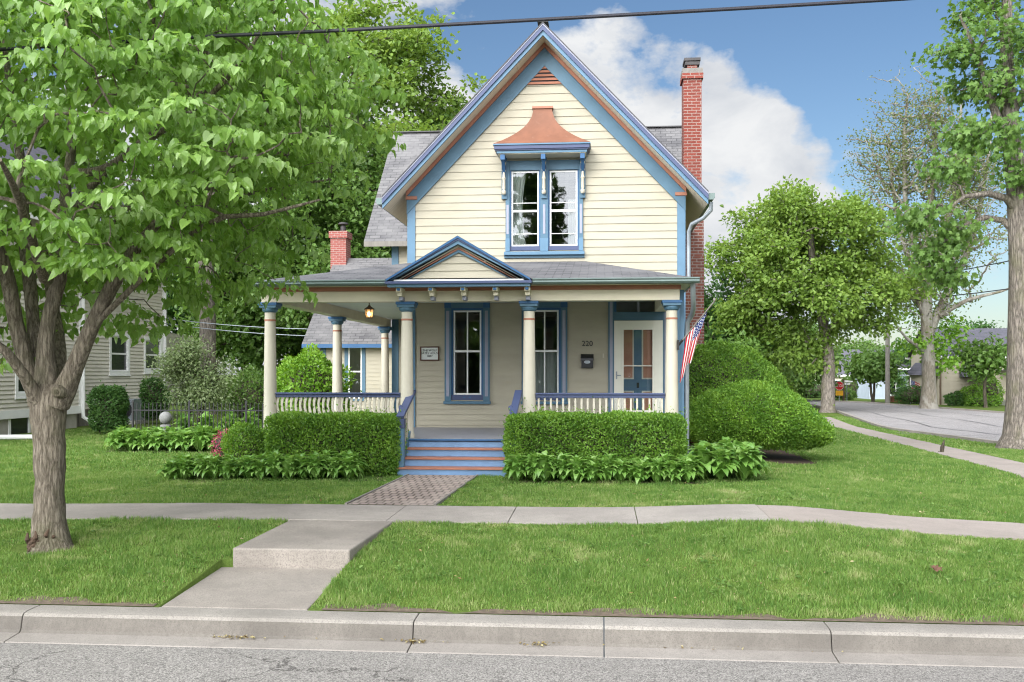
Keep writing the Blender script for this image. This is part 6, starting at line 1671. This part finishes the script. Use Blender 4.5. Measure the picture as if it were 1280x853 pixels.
for xx in (.97, 3.58):
    mb = MB(['rubber', 'galvanised']); n = 24
    mb.prism([(x0 + xx + .33 * math.cos(2 * PI * k / n), z + .33 + .33 * math.sin(2 * PI * k / n)) for k in range(n)], Y_ - .86, Y_ - .66); wl = mb.build('wheel', car); mb = MB('galvanised'); mb.prism([(x0 + xx + .19 * math.cos(2 * PI * k / n), z + .33 + .19 * math.sin(2 * PI * k / n)) for k in range(n)], Y_ - .875, Y_ - .861); mb.build('rim', wl)
mb = MB('dark_glass'); mb.box(x0 - .0, x0 + .3, Y_ - .87, Y_ - .851, z + .66, z + .78); mb.build('headlight', car)
# far red flag by the sycamore
Y_ = 90; x = xY(1139, Y_); z = g1(x, Y_); mb = MB('flag_cloth'); za = atY(1148, 478, Y_)[2]
ff = thing('flag', 'small distant striped flag hanging left of the sycamore trunk', 'flag', (x, Y_, z))
for j in range(6):
    for i in range(8):
        q = [(x + (i + a) * .10, Y_ + .05 * math.sin((i + a) * 1.3), za + .2 - (j + b) * .17 - (i + a) * .05) for a, b in ((0, 0), (0, 1), (1, 1), (1, 0))]; mb.face(q, 0, [((j + b) / 6, (i + a) / 8) for a, b in ((0, 0), (0, 1), (1, 1), (1, 0))])
mb.build('cloth', ff, smooth=True); mb = MB('white_trim'); mb.tube([(x - .05, Y_, z), (x - .05, Y_, za + .4)], .03, 6); mb.build('pole', ff)
# orange planter by the pale blue house
x = xY(1131, 95); z = g1(x, 95); pt = thing('planter', 'low terracotta planter with plants left of the dark clipped hedge', 'planter', (x, 95, z))
mb = MB('terracotta'); mb.box(x - 1.3, x + 1.1, 94.7, 95.3, z - .1, z + .45); mb.box(x - 1.36, x + 1.16, 94.64, 95.36, z + .451, z + .55); mb.build('trough', pt); g = np.random.default_rng(5)
n = 350; P = np.stack([x + g.uniform(-1.2, 1, n), 95 + g.uniform(-.3, .3, n), z + .5 + g.uniform(0, .7, n)], 1); V, FA, R = leaves(T_oval(), P, g.normal(size=(n, 3)) + [0, 0, .8], g.normal(size=(n, 3)), .2, g.uniform(0, 1, n)); link('plants', arr_mesh('plants', V, FA, 'leaf_mid', R, False, pt.location), pt)
# litter in the gutter and on the lawn
g = np.random.default_rng(17); P = []
for px, py, n, sx in ((300, 796, 60, .10), (517, 802, 40, .05), (672, 812, 30, .06), (440, 800, 10, .5), (900, 812, 16, .9)):
    q = atY(px, py, 8.40); P.append(np.stack([q[0] + g.normal(size=n) * sx, 8.40 + g.normal(size=n) * .02, np.full(n, -.545) + g.uniform(0, .018, n)], 1))
P = np.concatenate(P); n = len(P); tp_ = g.normal(size=(n, 3)); tp_[:, 2] *= .2; nr = g.normal(size=(n, 3)) * .3; nr[:, 2] += 1
V, FA, R = leaves(T_oval(), P, tp_, nr, .035 * g.uniform(.5, 1.3, n), g.uniform(0, 1, n)); tag(link('gutter_litter', arr_mesh('gutter_litter', V, FA, 'dry_straw', R)), kind='stuff')
n = 260; X = g.uniform(-7, 6, n); Yq = np.where(g.uniform(0, 1, n) < .6, g.uniform(8.9, 11.8, n), g.uniform(13.3, 16, n)); k = lawn_ok(X, Yq); X, Yq = X[k], Yq[k]; n = len(X)
P = np.stack([X, Yq, gz(X, Yq) + .035], 1); tp_ = g.normal(size=(n, 3)); tp_[:, 2] *= .3; nr = g.normal(size=(n, 3)) * .4; nr[:, 2] += 1
V, FA, R = leaves(T_oval(), P, tp_, nr, .04 * g.uniform(.4, 1.4, n), g.uniform(0, 1, n)); tag(link('leaf_litter', arr_mesh('leaf_litter', V, FA, 'dry_straw', R)), kind='stuff')
# broad leaved weeds among the grass
n = 900; X = g.uniform(-7, 6, n); Yq = np.where(g.uniform(0, 1, n) < .6, g.uniform(8.9, 11.8, n), g.uniform(13.3, 16, n)); k = lawn_ok(X, Yq) & (vnoise(X, Yq, 1.3, 71) > .5); X, Yq = X[k], Yq[k]
X = np.repeat(X, 7) + g.normal(size=len(X) * 7) * .03; Yq = np.repeat(Yq, 7) + g.normal(size=len(Yq) * 7) * .03; n = len(X)
P = np.stack([X, Yq, gz(X, Yq) + .025], 1); tp_ = g.normal(size=(n, 3)); tp_[:, 2] = np.abs(tp_[:, 2]) * .3; nr = g.normal(size=(n, 3)) * .3; nr[:, 2] += 1
V, FA, R = leaves(T_far(), P, tp_, nr, .045 * g.uniform(.5, 1.2, n), g.uniform(0, 1, n)); tag(link('lawn_weeds', arr_mesh('lawn_weeds', V, FA, 'leaf_mid', R)), kind='stuff')
# dark twig standing at the sidewalk edge
p = atY(1177, 552, 26.9); z = g1(p[0], p[1]); tw = thing('stake', 'short dark twig stuck upright in the grass beside the side sidewalk', 'stake', (p[0], p[1], z))
mb = MB('bark_dark'); mb.tube([(p[0], p[1], z - .05), (p[0] + .02, p[1], z + .15), (p[0] + .07, p[1], z + .34)], [.05, .055, .012], 7); mb.tube([(p[0], p[1], z - .02), (p[0] - .07, p[1], z + .02), (p[0] - .10, p[1], z - .04)], [.03, .03, .02], 6); mb.build('stem', tw, smooth=True)

# ================================================================== OVERHEAD CABLES
mb = MB('cable_black'); yc = 10.0; pts = []
for px, py in ((-500, 86), (0, 62), (275, 45), (440, 37.5), (680, 24.5), (920, 11), (1125, -1), (1500, -26), (1900, -56)): pts.append(Vector(atY(px, py, yc)))
mb.tube(pts, .0185, 8); p1 = [p + Vector((0, 0, .022)) for p in pts]
o = mb.build('overhead_cable', None, smooth=True, off=tuple(pts[4])); tag(o, 'thick black overhead cable crossing in front of the gable peak', 'cable')
for k, (py, lb) in enumerate(((401, 'upper thin service wire strung across the dark trees at the left'), (407, 'lower thin service wire strung across the dark trees at the left'))):
    mb = MB('galvanised'); a, b = Vector(atY(180, py - 6, 36)), Vector((-8.9, 33.8, 3.0 + .2 - k * .25)); mb.tube([a + (b - a) * (i / 8) + Vector((0, 0, -.12 * math.sin(PI * i / 8))) for i in range(9)], .014, 5)
    o = mb.build('service_wire', None, smooth=True, off=tuple(a)); tag(o, lb, 'wire', 'service wires at the left')

# trees across the road, which the photo shows only as reflections in the panes
g = np.random.default_rng(91); tl = []
for cx_, cy_, cz_, r in ((-14, -27, 3, 5), (-6, -29, 3.6, 5.5), (3, -28, 3, 5), (11, -29, 3.4, 5.5), (-22, -29, 3, 5.5), (19, -29, 3, 5.5)):
    t_, _ = lobes_tips((cx_, cy_, cz_), (r, 3.5, cz_ - .1), 16, 200, .42, .3, int(cx_ + 40)); tl.append(t_)
for cx_, cz_, r in ((-12.5, 8, 3.4), (-5.0, 12.2, 3.3), (6.5, 8, 3.4)):
    t_, _ = lobes_tips((cx_, -33, cz_), (r, 3, 5.5), 16, 190, .3, .3, int(cx_ + 80)); tl.append(t_)
tl.append(np.stack([g.uniform(-45, 45, 1500), g.uniform(-26.5, -25.5, 1500), g.uniform(-.3, 3.6, 1500)], 1))
tl = np.concatenate(tl); n_ = 14; T = np.repeat(tl, n_, 0) + g.normal(size=(len(tl) * n_, 3)) * .5
V, FA, R = leaves(T_lobed(), T, rdir(len(T)), rdir(len(T)), .5, g.uniform(0, 1, len(T)))
o = link('tree_row', arr_mesh('tree_row', V, FA, 'leaf_mid', R)); tag(o, kind='stuff')

# ================================================================== LIGHT, SKY, CAMERA
SUN_EL, SUN_AZ = math.radians(27), math.atan2(-.42, -.90)     # azimuth measured from +Y towards +X
sd = Vector((math.sin(SUN_AZ) * math.cos(SUN_EL), math.cos(SUN_AZ) * math.cos(SUN_EL), math.sin(SUN_EL)))
sl = bpy.data.lights.new('sun', 'SUN'); sl.energy = .8; sl.angle = math.radians(24); sl.color = (1, .95, .87)
so = bpy.data.objects.new('sun', sl); COL.objects.link(so); so.rotation_euler = (-sd).to_track_quat('-Z', 'Y').to_euler(); so.location = (0, 0, 40)
wd = bpy.data.worlds.new('World'); SC.world = wd; wd.use_nodes = True
nt = wd.node_tree; nt.nodes.clear(); out = nt.nodes.new('ShaderNodeOutputWorld'); bg = nt.nodes.new('ShaderNodeBackground')
sky = nt.nodes.new('ShaderNodeTexSky'); sky.sky_type = 'NISHITA'; sky.sun_disc = False; sky.sun_elevation = SUN_EL; sky.sun_rotation = SUN_AZ; sky.air_density = 1.0; sky.dust_density = .6; sky.ozone_density = 1.6; sky.altitude = 200
gen = tc(nt, 'Generated')
def dirv(px, py): d = Vector(ray(px, py)).normalized(); return d
# clouds: puffy noise gated by a few broad banks, all in sky directions
vs_ = mapping(nt, gen, (1, 1, 1.6))
n1 = noise(nt, vs_, 7.5, 12, .58, .15); n2 = noise(nt, vs_, 13, 8, .6, .1)
def sumn(a, b, op='ADD'):
    m = nt.nodes.new('ShaderNodeMath'); m.operation = op
    for i, v in enumerate((a, b)):
        if hasattr(v, 'links'): nt.links.new(v, m.inputs[i])
        else: m.inputs[i].default_value = v
    return m.outputs[0]
tot = None
for px, py, rad, amp in ((745, 110, 6, .30), (800, 140, 6, .32), (860, 150, 6, .36), (905, 190, 6, .36), (890, 260, 8, .36), (960, 240, 5.5, .32), (1000, 255, 4, .27), (940, 320, 7, .34), (1040, 215, 3, .15), (700, 75, 4, .22), (520, 80, 9, .22), (600, 150, 8, .2), (960, 40, 4, .10), (640, 10, 4, .10), (855, 45, 4, .12), (1230, 350, 9, .12), (1150, 300, 5, .14), (300, 200, 22, .3)):
    d = dirv(px, py); vm = nt.nodes.new('ShaderNodeVectorMath'); vm.operation = 'DOT_PRODUCT'; nt.links.new(gen, vm.inputs[0]); vm.inputs[1].default_value = d
    mr = nt.nodes.new('ShaderNodeMapRange'); mr.interpolation_type = 'SMOOTHSTEP'; nt.links.new(vm.outputs['Value'], mr.inputs[0])
    mr.inputs[1].default_value = math.cos(math.radians(rad)); mr.inputs[2].default_value = math.cos(math.radians(rad * .15)); mr.inputs[3].default_value = 0; mr.inputs[4].default_value = amp
    tot = mr.outputs[0] if tot is None else sumn(tot, mr.outputs[0], 'MAXIMUM')
# overcast added behind the lens to fill the facade and porch with light
spx = nt.nodes.new('ShaderNodeSeparateXYZ'); nt.links.new(gen, spx.inputs[0])
mrb = nt.nodes.new('ShaderNodeMapRange'); nt.links.new(spx.outputs[1], mrb.inputs[0]); mrb.inputs[1].default_value = .62; mrb.inputs[2].default_value = .0; mrb.inputs[3].default_value = 0; mrb.inputs[4].default_value = .46
tot = sumn(tot, mrb.outputs[0], 'MAXIMUM')
dens = sumn(sumn(sumn(n1, .62, 'MULTIPLY'), sumn(n2, .30, 'MULTIPLY')), tot)
mask = ramp(nt, dens, [(.655, 0.), (.69, .45), (.745, 1.)])
haze_ = nt.nodes.new('ShaderNodeMapRange'); nt.links.new(spx.outputs[2], haze_.inputs[0]); haze_.inputs[1].default_value = .20; haze_.inputs[2].default_value = 0.0; haze_.inputs[3].default_value = 0; haze_.inputs[4].default_value = .35
# billow shading inside the cloud
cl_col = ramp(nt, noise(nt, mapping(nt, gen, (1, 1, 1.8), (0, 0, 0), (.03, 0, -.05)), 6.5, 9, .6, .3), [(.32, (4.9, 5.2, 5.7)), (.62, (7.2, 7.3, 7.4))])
hs = nt.nodes.new('ShaderNodeHueSaturation'); hs.inputs['Saturation'].default_value = 1.12; hs.inputs['Hue'].default_value = .502; hs.inputs['Value'].default_value = .95; nt.links.new(sky.outputs[0], hs.inputs['Color'])
skyc = mixc(nt, haze_.outputs[0], hs.outputs[0], (3.6, 4.6, 5.6))
# unseen clouds round the sun brightened as added fill for facade and porch
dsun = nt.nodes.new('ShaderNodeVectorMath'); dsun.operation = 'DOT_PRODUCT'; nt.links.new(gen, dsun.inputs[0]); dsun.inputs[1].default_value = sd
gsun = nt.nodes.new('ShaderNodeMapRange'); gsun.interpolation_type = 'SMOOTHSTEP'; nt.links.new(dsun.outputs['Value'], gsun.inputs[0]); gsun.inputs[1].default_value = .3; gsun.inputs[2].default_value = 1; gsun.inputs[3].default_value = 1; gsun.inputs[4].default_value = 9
fill_glow = nt.nodes.new('ShaderNodeVectorMath'); fill_glow.operation = 'SCALE'; nt.links.new(cl_col, fill_glow.inputs[0]); nt.links.new(gsun.outputs[0], fill_glow.inputs['Scale'])
fin = mixc(nt, mask, skyc, fill_glow.outputs[0])
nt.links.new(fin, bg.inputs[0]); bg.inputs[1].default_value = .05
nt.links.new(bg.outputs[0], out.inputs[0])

cam = bpy.data.cameras.new('camera'); co = bpy.data.objects.new('camera', cam); COL.objects.link(co)
cam.sensor_width = 36; cam.lens = 36 * F / 1280; cam.shift_y = (HY - 426.5) / 1280; cam.clip_end = 2000; cam.clip_start = .1
co.location = (0, 0, CAMZ); co.rotation_euler = (PI / 2, 0, YAW); SC.camera = co
vsn = SC.view_settings; vsn.view_transform = 'Standard'; vsn.look = 'None'; vsn.gamma = 1; vsn.exposure = 1.3
SC.cycles.filter_width = 1.15; vsn.use_curve_mapping = False
cy = SC.cycles; cy.max_bounces = 8; cy.diffuse_bounces = 5; cy.glossy_bounces = 3; cy.transmission_bounces = 3; cy.transparent_max_bounces = 8; cy.use_denoising = True; cy.sample_clamp_indirect = 10
try: cy.denoiser = 'OPENIMAGEDENOISE'
except Exception: pass
